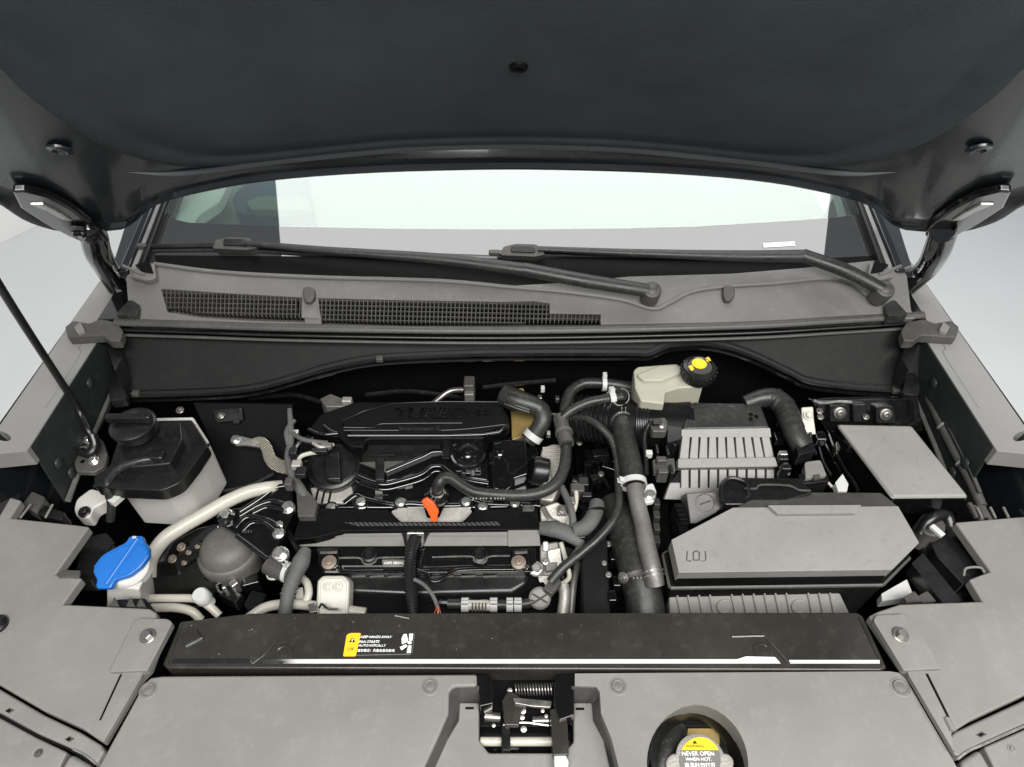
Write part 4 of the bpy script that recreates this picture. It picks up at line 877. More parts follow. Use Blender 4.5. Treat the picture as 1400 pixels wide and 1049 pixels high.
# ---- fuel rail / intake below it
IM = Plane(748, .866, 785, .860)
im = thing('intake_manifold', 'glossy black intake manifold with stamped number plate under the rail cover', 'manifold', U(570, 790, .80))
prism('upper_body', [(432, 748), (732, 748), (734, 782), (440, 784)], IM, .05, 'gloss', im, .008, 3, seg=4)
prism('fin_plate', [(462, 763), (492, 763), (497, 769, 3), (508, 771, 3), (517, 763), (556, 762), (556, 768), (560, 775), (466, 775)], on(IM, .006), .012, 'gloss', im, .002)
tube('fin_edge', [on(IM, .007)(*p) for p in ((462, 763), (491, 763), (497, 770), (506, 772), (513, 768), (518, 763), (553, 762))], 1.3, 'zinc', im, 6, n=4)
tube('fin_edge', [on(IM, .007)(*p) for p in ((591, 762), (643, 761), (648, 767), (656, 770), (664, 768), (669, 761), (697, 760))], 1.3, 'zinc', im, 6, n=4)
for x in (505, 656):
    lathe('injector_well', on(IM, .004)(x, 759), [(11, -4), (11, 2), (8, 3), (7, -3), (.01, -3)], 'black', im, IM.n, 18)
prism('number_plate', [(522, 765), (558, 765), (559, 775), (523, 775)], on(IM, .0075), .002, 'alu_dark', im, .0006, 2)
text('G4FS SB004285', on(IM, .0078)(541, 770), 32, 'print', im, IM, shear=.2)
for q in ([(470, 777), (590, 777), (640, 775), (725, 775)], [(465, 782), (570, 781), (588, 792), (600, 793), (618, 782), (640, 778), (722, 777)]):
    tube('body_seam', [on(IM, .002)(*p) for p in q], 3.0, 'gloss', im, 10, n=4, flat=.6)
IL = Plane(780, .850, 830, .838)
prism('lower_body', [(440, 783), (724, 780), (722, 800, 8), (700, 812, 10), (560, 816), (470, 812)], IL, .06, 'black', im, .01)
for x in (480, 505, 530, 600, 630, 660):
    prism('body_pad', [(x, 787), (x+20, 786), (x+20, 789), (x, 790)], on(IL, .002), .003, 'grey_dark', im, .001)
prism('sensor', [(577, 808), (612, 806), (616, 828), (578, 832)], .835, .04, 'black', im, .004, 3)
tube('sensor_spout', [(540, 806, .83), (575, 802, .835), (612, 800, .835), (650, 812, .82)], 3, 'black', im, 8)
lathe('blue_plug', (528, 824, .815), [(12, -20), (12, 4), (9, 6), (.01, 6)], 'binnacle', im, (.2, -.4, 1), 18)
tube('injector_lead', [(470, 818, .82), (505, 825, .81), (545, 828, .81)], 4, 'black', im, 8)
tube('white_stub', [(500, 822, .81), (518, 826, .815)], 3.5, 'coated', im, 8)
for x0, x1, bx in ((432, 464, 450), (698, 724, 709)):
    b_ = prism('mount_ear', [(x0+3, 752), (x1-2, 750), (x1, 772, 5), (x1-6, 778, 5), (x0+8, 778, 5), (x0+2, 770, 4)], on(IM, .012), .02, 'gloss', im, .003)
    tube('ear_edge', [on(IM, .013)(x0+6, 756), on(IM, .013)(x1-3, 755)], 2, 'zinc', im, 6)
    lathe('ear_washer', on(IM, .013)(bx, 769), [(10.5, -1), (10, 1), (7.5, 1.6)], 'rust', im, IM.n, 18); bolt(on(IM, .014)(bx, 769), 6, im, 'rust', IM.n, 'pan')
# ---- orange dipstick
ds = thing('dipstick', 'bright orange dipstick handle behind the rail cover', 'dipstick', U(592, 712, .89))
DP = Plane(683, .935, 712, .902)
prism('handle', [(575, 686, 3), (583, 681, 3), (592, 687), (599, 698), (600, 704, 2), (587, 707, 2), (584, 700)], DP, .010, 'orange', ds, .003)
prism('handle_stem', [(587, 703), (599, 701), (597, 714), (589, 714)], DP, .009, 'orange', ds, .002)
# ---- breather hose and clamp
bh = thing('breather_hose', 'black breather hose curving over the valve cover to the housing', 'hose', U(690, 676, .92))
hp = [(598, 676, .905), (599, 664, .93), (606, 654, .94), (617, 654, .942), (632, 664, .938), (650, 673, .935), (685, 677, .935), (722, 677, .935), (748, 670, .937), (764, 656, .94), (772, 636, .943), (774, 612, .945), (773, 594, .947)]
tube('hose', hp, 8.2, 'rubber', bh, 18)
clampring((598, 672, .915), (0, -.1, 1), 9, bh, 'zinc', 3, True, 1.2, earang=250)
lathe('hose_seat', (597, 678, .898), [(17, -2), (17, 2), (13, 4), (9, 5)], 'gloss', bh, n=22)
text('▪▪ ▪▪▪ ▪ ▪▪▪▪', (668, 681.5, .9405), 44, 'capgrey', bh, up=(0, .8, .6), depth=.0003)
sl = tube('ribbed_sleeve', [(775, 608, .948), (770, 590, .949), (766, 571, .95)], 10.5, 'grey_dark', bh, 16, rib=None)
for k in range(6):
    a = -60+k*24; dx = 10*math.sin(math.radians(a))
    tube('sleeve_rib', [(775+dx, 606, .958-abs(dx)*.0004), (766+dx, 572, .96-abs(dx)*.0004)], 1.1, 'rubber', bh, 6)
clampring((771, 592, .949), U(766, 571, .95)-U(775, 608, .948), 10.5, bh, 'rubber_grey', 5, False, 1.5, 'sleeve_band')
# ---- turbo pipes at the back
ah = thing('throttle_hose', 'black ribbed hose elbow with a white clamp on a brass coloured bracket', 'hose', U(720, 570, .93))
tube('hose', [(690, 540, .955), (704, 547, .957), (720, 552, .957), (738, 560, .95), (742, 575, .94), (734, 590, .925), (722, 602, .91)], 13, 'rubber', ah, 20, radii=[1.2, 1.25, 1.1, 1, .95, .9, .9])
for k in range(7):
    dy = -10+k*3.3
    tube('hose_rib', [(690, 540+dy*1.2, .966-abs(dy)*.0006), (706, 547+dy*1.15, .9695-abs(dy)*.0006), (724, 554+dy, .9665-abs(dy)*.0006)], 1.1, 'rubber_grey', ah, 6)
clampring((729, 596, .918), U(742, 575, .94)-U(722, 602, .91), 12.5, ah, 'whitepart', 9, True, 1.6, earang=60)
prism('bracket', [(698, 552), (704, 532), (716, 530), (718, 548), (734, 560), (734, 590), (700, 602)], .905, .06, 'gold', ah, .004, 3)
hs = thing('aluminium_housing', 'ribbed aluminium housing with a bolt beside the valve cover', 'housing', U(755, 650, .85))
HP = Plane(610, .915, 690, .885)
prism('body', [(741, 612), (756, 606), (770, 608), (772, 640), (770, 660), (756, 686), (738, 684), (737, 632)], HP, .06, 'alu', hs, .006, 4)
for k in range(8):
    y = 613+k*5.2
    tube('rib', [on(HP, .002)(742, y), on(HP, .0035)(756, y-1), on(HP, .002)(770, y)], 1.6, 'alu', hs, 6, n=3)
lathe('boss', on(HP, .004)(746, 655), [(9, -5), (9, 3), (7, 5), (4.5, 5), (4, 2), (.01, 2)], 'alu', hs, HP.n, 20)
for q in ([(742, 662), (742, 676)], [(749, 662), (750, 676)], [(740, 668), (754, 668)]):
    tube('rib', [on(HP, .003)(*p) for p in q], 1.5, 'alu', hs, 6)
lathe('barrel', (735, 644, .905), [(20, -12), (20, 6), (17, 10), (12, 10)], 'black', hs, (-1, 0, .3), 20)
# thermostat side clutter
th = thing('thermostat_housing', 'grey cast thermostat housing with bolts and pipes below the breather hose', 'housing', U(765, 760, .80))
TP = Plane(690, .885, 820, .82)
for q, m_, h in (([(738, 694), (762, 686), (782, 700), (786, 730), (740, 728)], 'alu', 0), ([(738, 744), (764, 740), (772, 790), (752, 800), (738, 790)], 'alu_dark', .0), ([(748, 752), (766, 748), (770, 775), (750, 780)], 'alu', .012), ([(735, 786), (752, 786), (752, 808), (738, 808)], 'alu', .004), ([(762, 690), (776, 690), (776, 704), (762, 704)], 'alu', .016), ([(766, 745), (786, 750), (780, 772), (766, 766)], 'deep', .012), ([(742, 740), (750, 740), (750, 754), (742, 754)], 'whitepart', .008), ([(746, 770), (762, 768), (762, 780), (746, 782)], 'grey', .015)):
    prism('casting', q, on(TP, h), .03, m_, th, .004, 3)
for x, y, r, m_ in ((769, 697, 5, 'steel'), (733, 778, 8, 'zinc'), (746, 768, 4, 'zinc'), (741, 720, 5, 'zinc'), (780, 716, 4, 'steel'), (757, 792, 4, 'zinc')):
    bolt(on(TP, .018)(x, y), r, th, m_)
tube('pipe', [on(TP, .01)(767, 742), on(TP, .012)(772, 760), on(TP, .014)(776, 775), on(TP, .01)(778, 790), on(TP, .0)(766, 800)], 3.4, 'coated', th)
tube('pipe', [(786, 664, .90), (788, 678, .90), (786, 694, .895), (778, 712, .89), (776, 722, .885)], 3.2, 'coated', th)
tube('outlet_pipe', [(770, 800, .83), (772, 815, .825), (768, 850, .81)], 8, 'alu', th)
tube('outlet_pipe', [(790, 770, .83), (784, 800, .825), (780, 850, .80)], 5, 'alu_dark', th)
tube('bracket_arm', [(742, 694, .905), (752, 710, .905), (764, 716, .90)], 4, 'alu_dark', th, flat=.5)
for x, y, s_, m_ in ((797, 664, (.02, .02, .03), 'black'), (789, 672, (.025, .02, .03), 'grey_dark'), (780, 690, (.016, .016, .03), 'alu_dark'), (802, 680, (.02, .012, .02), 'black'), (792, 735, (.02, .02, .03), 'black')):
    box('connector', (x, y, .89), s_, m_, th, .003)
# ---- lower fuel/coolant line with clamps
fl = thing('heater_line', 'short heater line with white clamps and a round sensor above the cross panel', 'hose', U(690, 826, .86))
tube('hose', [(612, 826, .858), (640, 826, .858), (680, 827, .858), (715, 826, .86), (736, 820, .862), (744, 812, .862)], 7, 'rubber', fl, 16)
tube('pale_section', [(638, 827, .858), (672, 828, .858)], 7.6, 'coated', fl, 16)
text('IIIII', (655, 831.5, .8665), 20, 'inkblack', fl, up=(0, .8, .6), depth=.0003)
for x, w_ in ((636, 10), (675, 10), (697, 9), (708, 10)):
    clampring((x, 827, .858), (1, 0, 0), 8, fl, 'whitepart', w_, True, 1.8, earang=100)
lathe('sensor_disc', (738, 818, .868), [(15, -4), (15, 1), (13, 3), (12, 2), (5, 3), (.01, 3)], 'grey', fl, (0, -.45, 1), 28)
for q in ([(728, 812), (748, 824)], [(749, 812), (729, 825)]):
    tube('disc_spoke', [(x, y, .8735+(818-y)*.0004) for x, y in q], 1.2, 'grey_dark', fl, 6)
tube('sensor_pin', [(748, 808, .872), (762, 790, .876), (770, 776, .88)], 6, 'black', fl, 10)
prism('sensor_plug', [(742, 804), (750, 794), (764, 788), (768, 796), (754, 812)], .885, .014, 'grey_dark', fl, .002, 2)
tube('nipple', [(600, 824, .858), (630, 825, .858)], 4, 'black', fl, 8)
# ---- conduit coming off the rail
cc = thing('corrugated_conduit', 'corrugated wiring conduit hanging from the rail cover centre', 'conduit', U(563, 800, .85))
tube('conduit', [(568, 734, .893), (563, 748, .893), (560, 770, .885), (560, 795, .878), (563, 820, .872), (566, 850, .862)], 8.5, 'conduit', cc, 14, rib=(4.2, .16))
tube('wire', [(566, 792, .89), (580, 800, .888), (592, 815, .885), (599, 832, .88)], 2.8, 'tape', cc, 8)
for dx, m_ in ((-2, 'redwire'), (1, 'gold'), (3, 'redwire')):
    tube('loose_wire', [(598, 828, .883), (598+dx, 834, .882), (597+dx*1.8, 840, .880)], .9, m_, cc, 6)
# ---- white plate and harness on the left of the intake
wp = thing('valve_block', 'cream coated valve block with two bolts beside the intake', 'valve block', U(455, 815, .84))
WP = Plane(786, .885, 838, .858)
prism('plate', [(431, 842), (433, 794, 8), (441, 787, 8), (470, 787, 8), (478, 795, 8), (476, 842)], WP, .035, 'coated', wp, .005, seg=3)
prism('plate_face', [(436, 842), (438, 797, 6), (444, 791, 6), (468, 791, 6), (474, 798, 6), (472, 842)], on(WP, .0015), .004, 'coated', wp, .0012)
for x in (448, 462): bolt(on(WP, .003)(x, 802), 5, wp, 'coated', WP.n, 'pan')
tube('pipe', [(412, 790, .85), (420, 798, .855), (422, 812, .855), (416, 828, .85)], 5.5, 'coated', wp)
prism('side_block', [(404, 806), (414, 802), (416, 824), (404, 824)], .85, .03, 'coated', wp, .003, 2)
tube('lower_pipe', [(340, 845, .84), (365, 830, .845), (400, 826, .85), (440, 830, .85), (500, 838, .845)], 7, 'coated', wp)
prism('clip', [(421, 826), (430, 824), (434, 836), (423, 838)], .872, .012, 'zinc', wp, .002, 1)
tube('clip_wire', [(436, 832, .878), (440, 826, .88), (448, 832, .88), (462, 833, .878)], 1.6, 'black', wp, 6)
hn = thing('taped_harness', 'grey taped wiring harness with a clipped hose end by the engine mount', 'harness', U(395, 800, .86))
tube('trunk', [(418, 752, .885), (412, 768, .885), (402, 790, .882), (394, 812, .875), (388, 850, .86)], 10, 'tape', hn, 12, radii=[.8, 1.25, 1, .9, .9])
for k in range(5):
    clampring(Vector(U(402, 790, .882)).lerp(U(394, 812, .875), k/4*1.1), U(402, 790, .882)-U(394, 812, .875), 9.9, hn, 'tape', 3.2, False, .7, 'tape_wrap')
tube('hose_end', [(366, 773, .872), (380, 780, .872), (398, 786, .874)], 12, 'grey_dark', hn, 16)
clampring((394, 783, .873), U(398, 786, .874)-U(380, 780, .872), 12.5, hn, 'whitepart', 6, True, 1.6, earang=80)
clampring((375, 785, .865), (0, .3, 1), 9, hn, 'whitepart', 2.5, False, 1.5, 'retaining_ring')
tube('branch', [(396, 560, .94), (398, 600, .93), (394, 625, .92), (400, 650, .915), (410, 668, .91), (418, 680, .905)], 6, 'tape', hn, 10, radii=[.6, .8, .9, 1, 1.2, 1])
tube('wires', [(394, 720, .86), (398, 735, .87), (408, 752, .88)], 4, 'black', hn, 8)
wl = thing('sensor_wiring', 'tangle of black wiring and silver connectors left of the engine cover', 'wiring', U(415, 610, .93))
for q, r, m_ in (([(400, 592, .94), (412, 600, .945), (430, 604, .94), (448, 606, .935)], 3.2, 'tape'), ([(404, 640, .92), (402, 620, .93), (410, 604, .94), (424, 598, .945)], 3.5, 'black'), ([(407, 632, .925), (412, 624, .935), (424, 620, .935), (440, 618, .93)], 3, 'coated'), ([(398, 660, .905), (404, 640, .92), (410, 625, .93)], 2.5, 'black'), ([(428, 606, .94), (440, 612, .938), (456, 608, .93)], 2.6, 'alu'), ([(395, 610, .93), (392, 590, .935), (402, 575, .935)], 3.5, 'tape')):
    tube('wire', q, r, m_, wl, 8)
for x, y, s_, m_ in ((406, 636, (.018, .016, .014), 'alu'), (404, 593, (.014, .014, .012), 'zinc'), (422, 603, (.02, .014, .012), 'black'), (446, 610, (.022, .012, .01), 'alu_dark'), (437, 617, (.03, .01, .01), 'black'), (402, 620, (.016, .016, .02), 'black'), (396, 662, (.014, .018, .02), 'grey_dark'), (412, 646, (.02, .02, .012), 'black')):
    box('connector', (x, y, .935), s_, m_, wl, .003)
# things glimpsed behind the engine cover
rb = thing('rear_pipework', 'small metal pipes and fittings in the shadow behind the engine cover', 'pipes', U(560, 545, .88))
tube('pipe', [(592, 552, .93), (605, 541, .935), (618, 534, .94), (632, 533, .935)], 4, 'steel', rb)
box('fitting', (642, 530, .93), (.022, .03, .04), 'grey_dark', rb, .004)
box('fitting', (642, 542, .92), (.02, .02, .03), 'alu_dark', rb, .003)
prism('casting', [(437, 545), (452, 538), (470, 545), (482, 548), (478, 556), (445, 556)], .915, .04, 'alu_dark', rb, .004, 2)
box('fitting', (475, 550, .92), (.02, .014, .02), 'alu', rb, .003)
for x, y, m_ in ((742, 532, 'whitepart'), (738, 545, 'zinc'), (726, 545, 'whitepart'), (762, 546, 'steel'), (750, 594, 'steel'), (744, 578, 'whitepart')):
    box('fitting', (x, y, .93), (.008, .01, .012), m_, rb, .0015)
tube('pipe', [(740, 568, .93), (752, 566, .93), (764, 568, .93)], 2, 'zinc', rb, 8)
for q in ([(500, 540, .90), (560, 535, .90), (640, 545, .88)], [(660, 530, .92), (700, 525, .92), (760, 520, .93)], [(340, 545, .90), (400, 540, .90), (440, 550, .9)]):
    tube('pipe', q, 3.5, 'black', rb, 8)

# ================================================================= HOSES RIGHT OF THE ENGINE
h1 = thing('brake_vacuum_hose', 'bent black hose with white clamp running toward the brake reservoir', 'hose', U(800, 530, .96))
tube('hose', [(772, 575, .945), (773, 556, .955), (780, 536, .965), (796, 525, .97), (815, 524, .97), (840, 526, .968), (866, 531, .962)], 7.5, 'rubber', h1, 16)
clampring((826, 525, .97), (1, 0, 0), 8.5, h1, 'whitepart', 6, True, 1.8, earang=80)
for k in range(5): tube('hose_rib', [(842, 520+k*3, .972-abs(k-2)*.002), (868, 524+k*3, .966-abs(k-2)*.002)], .9, 'rubber_grey', h1, 6)
h2 = thing('purge_hose', 'slim black hose with a wide white clamp meeting the intake bellows', 'hose', U(805, 555, .97))
tube('hose', [(766, 575, .952), (780, 562, .965), (800, 552, .972), (820, 547, .975), (850, 543, .972)], 7, 'rubber', h2, 16)
clampring((836, 545, .974), U(850, 543, .972)-U(820, 547, .975), 8, h2, 'whitepart', 8, True, 1.8, earang=70)
lathe('end_collar', (848, 543, .968), [(11, -10), (11, 4), (9, 6), (.01, 6)], 'black', h2, (0, -.2, 1), 20)
tube('retaining_loop', [U(848+12*math.cos(t), 543+12*math.sin(t), .978) for t in [i*.5 for i in range(-3, 6)]], 1.2, 'steel', h2, 6)
h3 = thing('long_drain_hose', 'thin black hose falling from the bellows to the round sensor', 'hose', U(845, 680, .9))
tube('hose', [(782, 570, .945), (800, 572, .955), (818, 582, .958), (835, 600, .95), (843, 625, .94), (845, 660, .935), (846, 690, .93), (838, 712, .925), (818, 736, .915), (795, 756, .905), (770, 776, .895), (752, 796, .885)], 5.6, 'rubber', h3, 14, radii=[1, 1, 1, 1, .9, .9, 1, 1.05, 1.05, 1.05, 1.15, 1.1])
ind = thing('intake_duct', 'black intake duct with accordion bellows leading to the air filter box', 'intake duct', U(870, 580, .93))
tube('bellows', [(786, 572, .915), (815, 573, .925), (845, 577, .935)], 33, 'black', ind, 26, rib=(7.5, .12))
tube('sleeve', [(838, 577, .932), (870, 580, .938), (895, 582, .94)], 33, 'matte', ind, 26)
tube('cuff', [(868, 580, .938), (886, 581, .94)], 35.5, 'black', ind, 26, rib=(4.5, .04))
tube('duct', [(886, 582, .94), (910, 584, .942), (945, 586, .945)], 34, 'matte', ind, 26)
prism('sensor_flange', [(886, 572), (910, 570), (914, 578), (912, 590), (892, 590)], .988, .02, 'grey_dark', ind, .003, 4)
bolt((894, 577, .99), 3.2, ind, 'steel'); bolt((905, 582, .99), 3.2, ind, 'zinc')
tube('hose_port', [(852, 590, .945), (851, 574, .958), (850, 566, .962)], 15, 'black', ind, 18)
box('port_tab', (866, 556, .972), (.03, .008, .01), 'black', ind, .002)
pc = thing('sensor_conduit', 'thin corrugated conduit hanging beside the air filter box', 'conduit', U(884, 620, .95))
tube('conduit', [(894, 577, .992), (886, 582, .985), (881, 598, .975), (883, 625, .96), (884, 650, .95)], 3.6, 'conduit', pc, 10, rib=(3.2, .2))
box('connector', (887, 621, .965), (.012, .01, .014), 'whitepart', pc, .002)
box('connector', (898, 578, .992), (.016, .012, .01), 'black', pc, .002)
# big coolant hose
h4 = thing('radiator_hose', 'thick black hose clamped to a rough grey pipe beside the battery', 'hose', U(865, 680, .93))
tube('hose', [(850, 572, .962), (852, 590, .958), (857, 612, .95), (862, 635, .945), (866, 660, .94)], 15.5, 'rubber', h4, 22, radii=[.8, .95, 1, 1, 1])
clampring((851, 577, .962), (0, -.8, .25), 14.5, h4, 'zinc', 3, True, 1.5, earang=90)
clampring((866, 661, .94), U(866, 660, .94)-U(862, 635, .945), 16.5, h4, 'whitepart', 8, True, 1.8, earang=150)
tube('rough_pipe', [(868, 666, .938), (872, 690, .935), (878, 715, .93), (884, 745, .925), (892, 778, .92), (896, 800, .905)], 12.5, 'alu_dark', h4, 18, radii=[1, .95, .95, 1, 1, 1.05])
prism('pipe_tab', [(879, 674), (884, 662), (893, 660), (898, 672), (894, 686), (882, 688)], .945, .01, 'whitepart', h4, .003, 3)
bolt((889, 677, .948), 6, h4)
clampring((893, 782, .918), U(896, 800, .905)-U(884, 745, .925), 14, h4, 'zinc', 3, False, 1.3)
clampring((895, 788, .915), U(896, 800, .905)-U(884, 745, .925), 14, h4, 'zinc', 2, False, 1.3)
h5 = thing('intercooler_hose', 'wide dark hose with a worm clamp diving behind the cross panel', 'hose', U(870, 790, .86))
tube('hose', [(838, 690, .87), (850, 715, .885), (862, 745, .885), (872, 780, .88), (880, 815, .87), (884, 860, .85)], 27, 'rubber', h5, 24, radii=[.8, .9, 1, 1, .95, 1])
clampring((873, 792, .878), U(880, 815, .87)-U(862, 745, .885), 26.5, h5, 'steel', 7, False, 1.6)
for k in range(5): box('clamp_tooth', (866+k*5, 789, .9145-abs(k-2)*.001), (.002, .006, .002), 'zinc', h5, .0004)
bolt((852, 790, .905), 6, h5, 'steel', (-.6, -.5, .6), 'pan')
h6 = thing('flat_air_duct', 'flat dark rubber duct standing between the engine and the wide hose', 'duct', U(808, 780, .85))
loft('duct', [[U(x, y, z) for x, y in q] for q, z in (([(800, 700), (824, 696), (830, 708), (806, 714)], .90), ([(792, 730), (826, 724), (832, 760), (794, 768)], .885), ([(794, 790), (830, 786), (836, 850), (798, 856)], .86), ([(796, 870), (834, 866), (838, 900), (800, 905)], .80))], 'matte', h6, .006)
tube('elbow', [(786, 726, .90), (798, 722, .905), (808, 712, .908), (815, 698, .905), (816, 690, .90)], 11, 'tape', h6, 16)
clampring((814, 700, .905), (.15, -.9, -.2), 11.5, h6, 'black', 4, False, 1.6)
h7 = thing('taped_branch', 'grey taped cable branch joining the rail cover to the duct elbow', 'harness', U(765, 725, .9))
tube('branch', [(740, 722, .895), (755, 723, .90), (772, 728, .90), (788, 737, .895), (794, 742, .89)], 11, 'tape', h7, 12, flat=.8, radii=[.9, 1.1, 1.05, .9, .8])
tube('side_cable', [(768, 666, .905), (776, 684, .905), (782, 702, .905), (784, 722, .902)], 5, 'tape', h7, 10)
tube('down_cable', [(797, 738, .89), (790, 752, .89), (780, 766, .89), (772, 776, .888)], 4.5, 'tape', h7, 10)
# dark clutter between engine and hoses
gl = thing('gearbox_top', 'dark gearbox top with cables and brackets between the hoses', 'gearbox', U(815, 660, .75))
prism('casing', [(776, 600), (900, 600), (905, 720), (900, 850), (790, 850), (780, 700)], .80, .25, 'deep', gl, .01)
rnd = random.Random(3)
for k in range(16):
    x, y = rnd.uniform(785, 838), rnd.uniform(610, 690); w_ = rnd.uniform(.012, .035)
    box('bracket', (x, y, rnd.uniform(.83, .87)), (w_, rnd.uniform(.008, .02), rnd.uniform(.01, .03)), rnd.choice(['gloss', 'black', 'gloss', 'deep']), gl, .002, Matrix.Rotation(rnd.uniform(-.4, .4), 3, 'Z'))
for k in range(8):
    x, y = rnd.uniform(782, 836), rnd.uniform(612, 696)
    tube('cable', [(x, y, .86), (x+rnd.uniform(-12, 12), y+20, .87), (x+rnd.uniform(-18, 18), y+48, .86)], rnd.uniform(1.5, 3), 'gloss', gl, 8)
for x, y in ((792, 605), (800, 658), (822, 648), (826, 770), (832, 786), (818, 730), (832, 744)):
    bolt((x, y, .882), rnd.uniform(2, 3.4), gl, 'steel')
for x, y in ((836, 745), (838, 765), (842, 800), (836, 820)):
    box('bracket', (x, y, .86), (.014, .02, .03), 'gloss', gl, .003)
prism('cable_tray', [(886, 650), (912, 648), (918, 760), (896, 780), (888, 700)], .86, .03, 'deep', gl, .004, 3)
for k in range(4): box('tray_step', (897, 690+k*17, .875), (.012, .016, .02), 'grey_dark', gl, .002)

# ================================================================= BRAKE RESERVOIR
bk = thing('brake_reservoir', 'ivory brake fluid reservoir with a black and yellow cap', 'reservoir', U(905, 530, .93))
prism('body', [(866, 506), (872, 501), (925, 497), (958, 518), (962, 528), (930, 530), (910, 536), (908, 552), (876, 548), (868, 530)], 1.005, .08, 'ivory', bk, .006, 3)
prism('body_step', [(870, 512), (900, 500), (926, 499), (935, 508), (905, 520), (880, 520)], 1.012, .01, 'ivory', bk, .004, 3)
tube('seam', [(868, 520, .993), (905, 524, .993), (935, 526, .993), (960, 524, .993)], 1.5, 'ivory', bk, 6)
bc = lathe('cap', (954, 512, 1.012), [(22, -4), (23.5, 2), (23.5, 12), (22, 15), (17, 16.5), (16, 15.5), (.01, 15.5)], 'black', bk, (0, 0, 1), 30)
for k in range(18):
    a = 2*math.pi*k/18; c0 = U(954, 512, 1.012); kk = mpp(c0)
    box('cap_rib', c0+Vector((math.cos(a)*23.6*kk, math.sin(a)*23.6*kk, 7*kk)), (.003, .003, .014), 'black', bc, .0008)
zc2 = U(954, 512, 1.012).z+15.6*mpp(U(954, 512, 1.012))
lathe('cap_symbol', U(956, 497.5, zc2), [(10, 0), (10, .6), (7.5, .7), (7, .5), (4, .6), (.01, .6)], 'yellow', bc, n=24)
for q in ([(964, 490), (969, 488), (972, 493), (967, 495)], [(941, 501), (946, 499), (949, 505), (945, 507)]):
    prism('cap_print', q, zc2+.0008, .0008, 'yellow', bc, 0)
bkt = [(884, 538), (892, 535), (898, 545), (890, 550)]
prism('level_plug', bkt, .985, .02, 'black', bk, .003, 2); tube('plug_wire', [(890, 540, .98), (896, 548, .975), (902, 556, .965)], 3, 'black', bk, 8)

# ================================================================= AIR FILTER BOX
ab = thing('air_filter_box', 'grey air filter box with rib shadows cut as black slots and dark sloping lid', 'air filter box', U(990, 630, .85))
A1 = Plane(586, .985, 628, .955)
A0 = Plane(549, .992, 586, .985)
prism('lid', [(946, 549, 3), (1040, 551, 3), (1053, 585), (932, 587)], A0, .10, 'rubber', ab, .005)
prism('core', [(933, 586), (1052, 584), (1062, 640), (928, 642)], on(A1, -.006), .10, 'deep', ab, .002)
n_s = 10
for k in range(n_s):                               # grey slats; the dark gaps imitate shadows of raised ribs
    f0, f1 = k/n_s, (k+1)/n_s; g = 1.3
    xa, xb = 933+119*f0+(g if k else 0), 933+119*f1-(g if k < n_s-1 else 0)
    ya, yb = 929+130*f0+(g*.6 if k else 0), 929+130*f1-(g*.6 if k < n_s-1 else 0)
    prism('slat', [(xa, 597-.0*k), (xb, 597), (yb, 628), (ya, 628)], A1, .012, 'grey_box', ab, .0012)
prism('slat_head', [(932, 587), (1053, 585), (1055, 598), (931, 598)], A1, .012, 'grey_box', ab, .0012)
A2 = Plane(626, .965, 641, .957)
prism('flange', [(927, 627), (1060, 625), (1064, 638), (927, 640)], on(A2, .004), .02, 'grey_box', ab, .003, 2)
A3 = Plane(641, .948, 682, .915)
prism('lower_core', [(930, 640), (1064, 638), (1060, 690), (908, 684), (916, 660)], on(A3, -.006), .10, 'deep', ab, .002)
for k in range(10):
    f0, f1 = k/10, (k+1)/10; g = 1.3
    xa, xb = 930+130*f0+g, 930+130*f1-g
    hh = 668 if k < 5 else 660
    prism('slat', [(xa, 642), (xb, 642), (xb, hh), (xa, hh)], A3, .012, 'grey_box', ab, .0012)
prism('lower_face', [(916, 660), (930, 660), (930, 667), (990, 667), (1000, 660), (1060, 660), (1060, 688), (908, 683)], A3, .012, 'grey_box', ab, .0015)
for x, y in ((903, 634), (905, 650), (1068, 632), (1072, 645)):
    box('latch', (x, y, .96), (.018, .012, .03), 'grey_dark' if x < 950 else 'black', ab, .003)
prism('latch_arm', [(892, 628), (922, 626), (924, 644), (894, 646)], .962, .012, 'grey_dark', ab, .003, 2)
for x, y in ((897, 620), (911, 622), (916, 648), (920, 610)):
    box('side_rib', (x, y, .955), (.006, .02, .03), 'black', ab, .002)
tube('clip', [(1066, 640, .968), (1074, 634, .972), (1080, 640, .968), (1078, 650, .96)], 1.6, 'steel', ab, 6)
box('clip_block', (1070, 622, .97), (.014, .01, .014), 'zinc', ab, .002)
prism('inlet_collar', [(914, 551), (946, 549), (932, 600), (912, 606)], .978, .07, 'black', ab, .005, 4)
for k in range(3):
    t = k*2.094; lathe('pictogram', A0(1029+5*math.cos(t), 570+3.5*math.sin(t))+A0.n*.0003, [(3, -.5), (3, .3), (2, .3), (2, -.2), (.01, -.2)], 'deep', ab, A0.n, 12)
# snorkel behind battery
sn = thing('air_snorkel', 'black rounded air snorkel behind the battery cover', 'snorkel', U(1030, 665, .95))
prism('body', [(990, 690, 6), (984, 668, 8), (996, 652, 8), (1094, 653, 5), (1112, 674), (1060, 690)], .978, .05, 'black', sn, .008, 4, seg=3)
tube('rim', [(988, 688, .976), (986, 666, .980), (998, 654, .982), (1020, 660, .982), (1024, 676, .982)], 3, 'black', sn, 8)
tube('front_edge', [(1018, 668, .981), (1034, 668, .981), (1040, 663, .981), (1078, 664, .981), (1092, 670, .981), (1108, 671, .981)], 1.5, 'grey_dark', sn, 6, n=3)
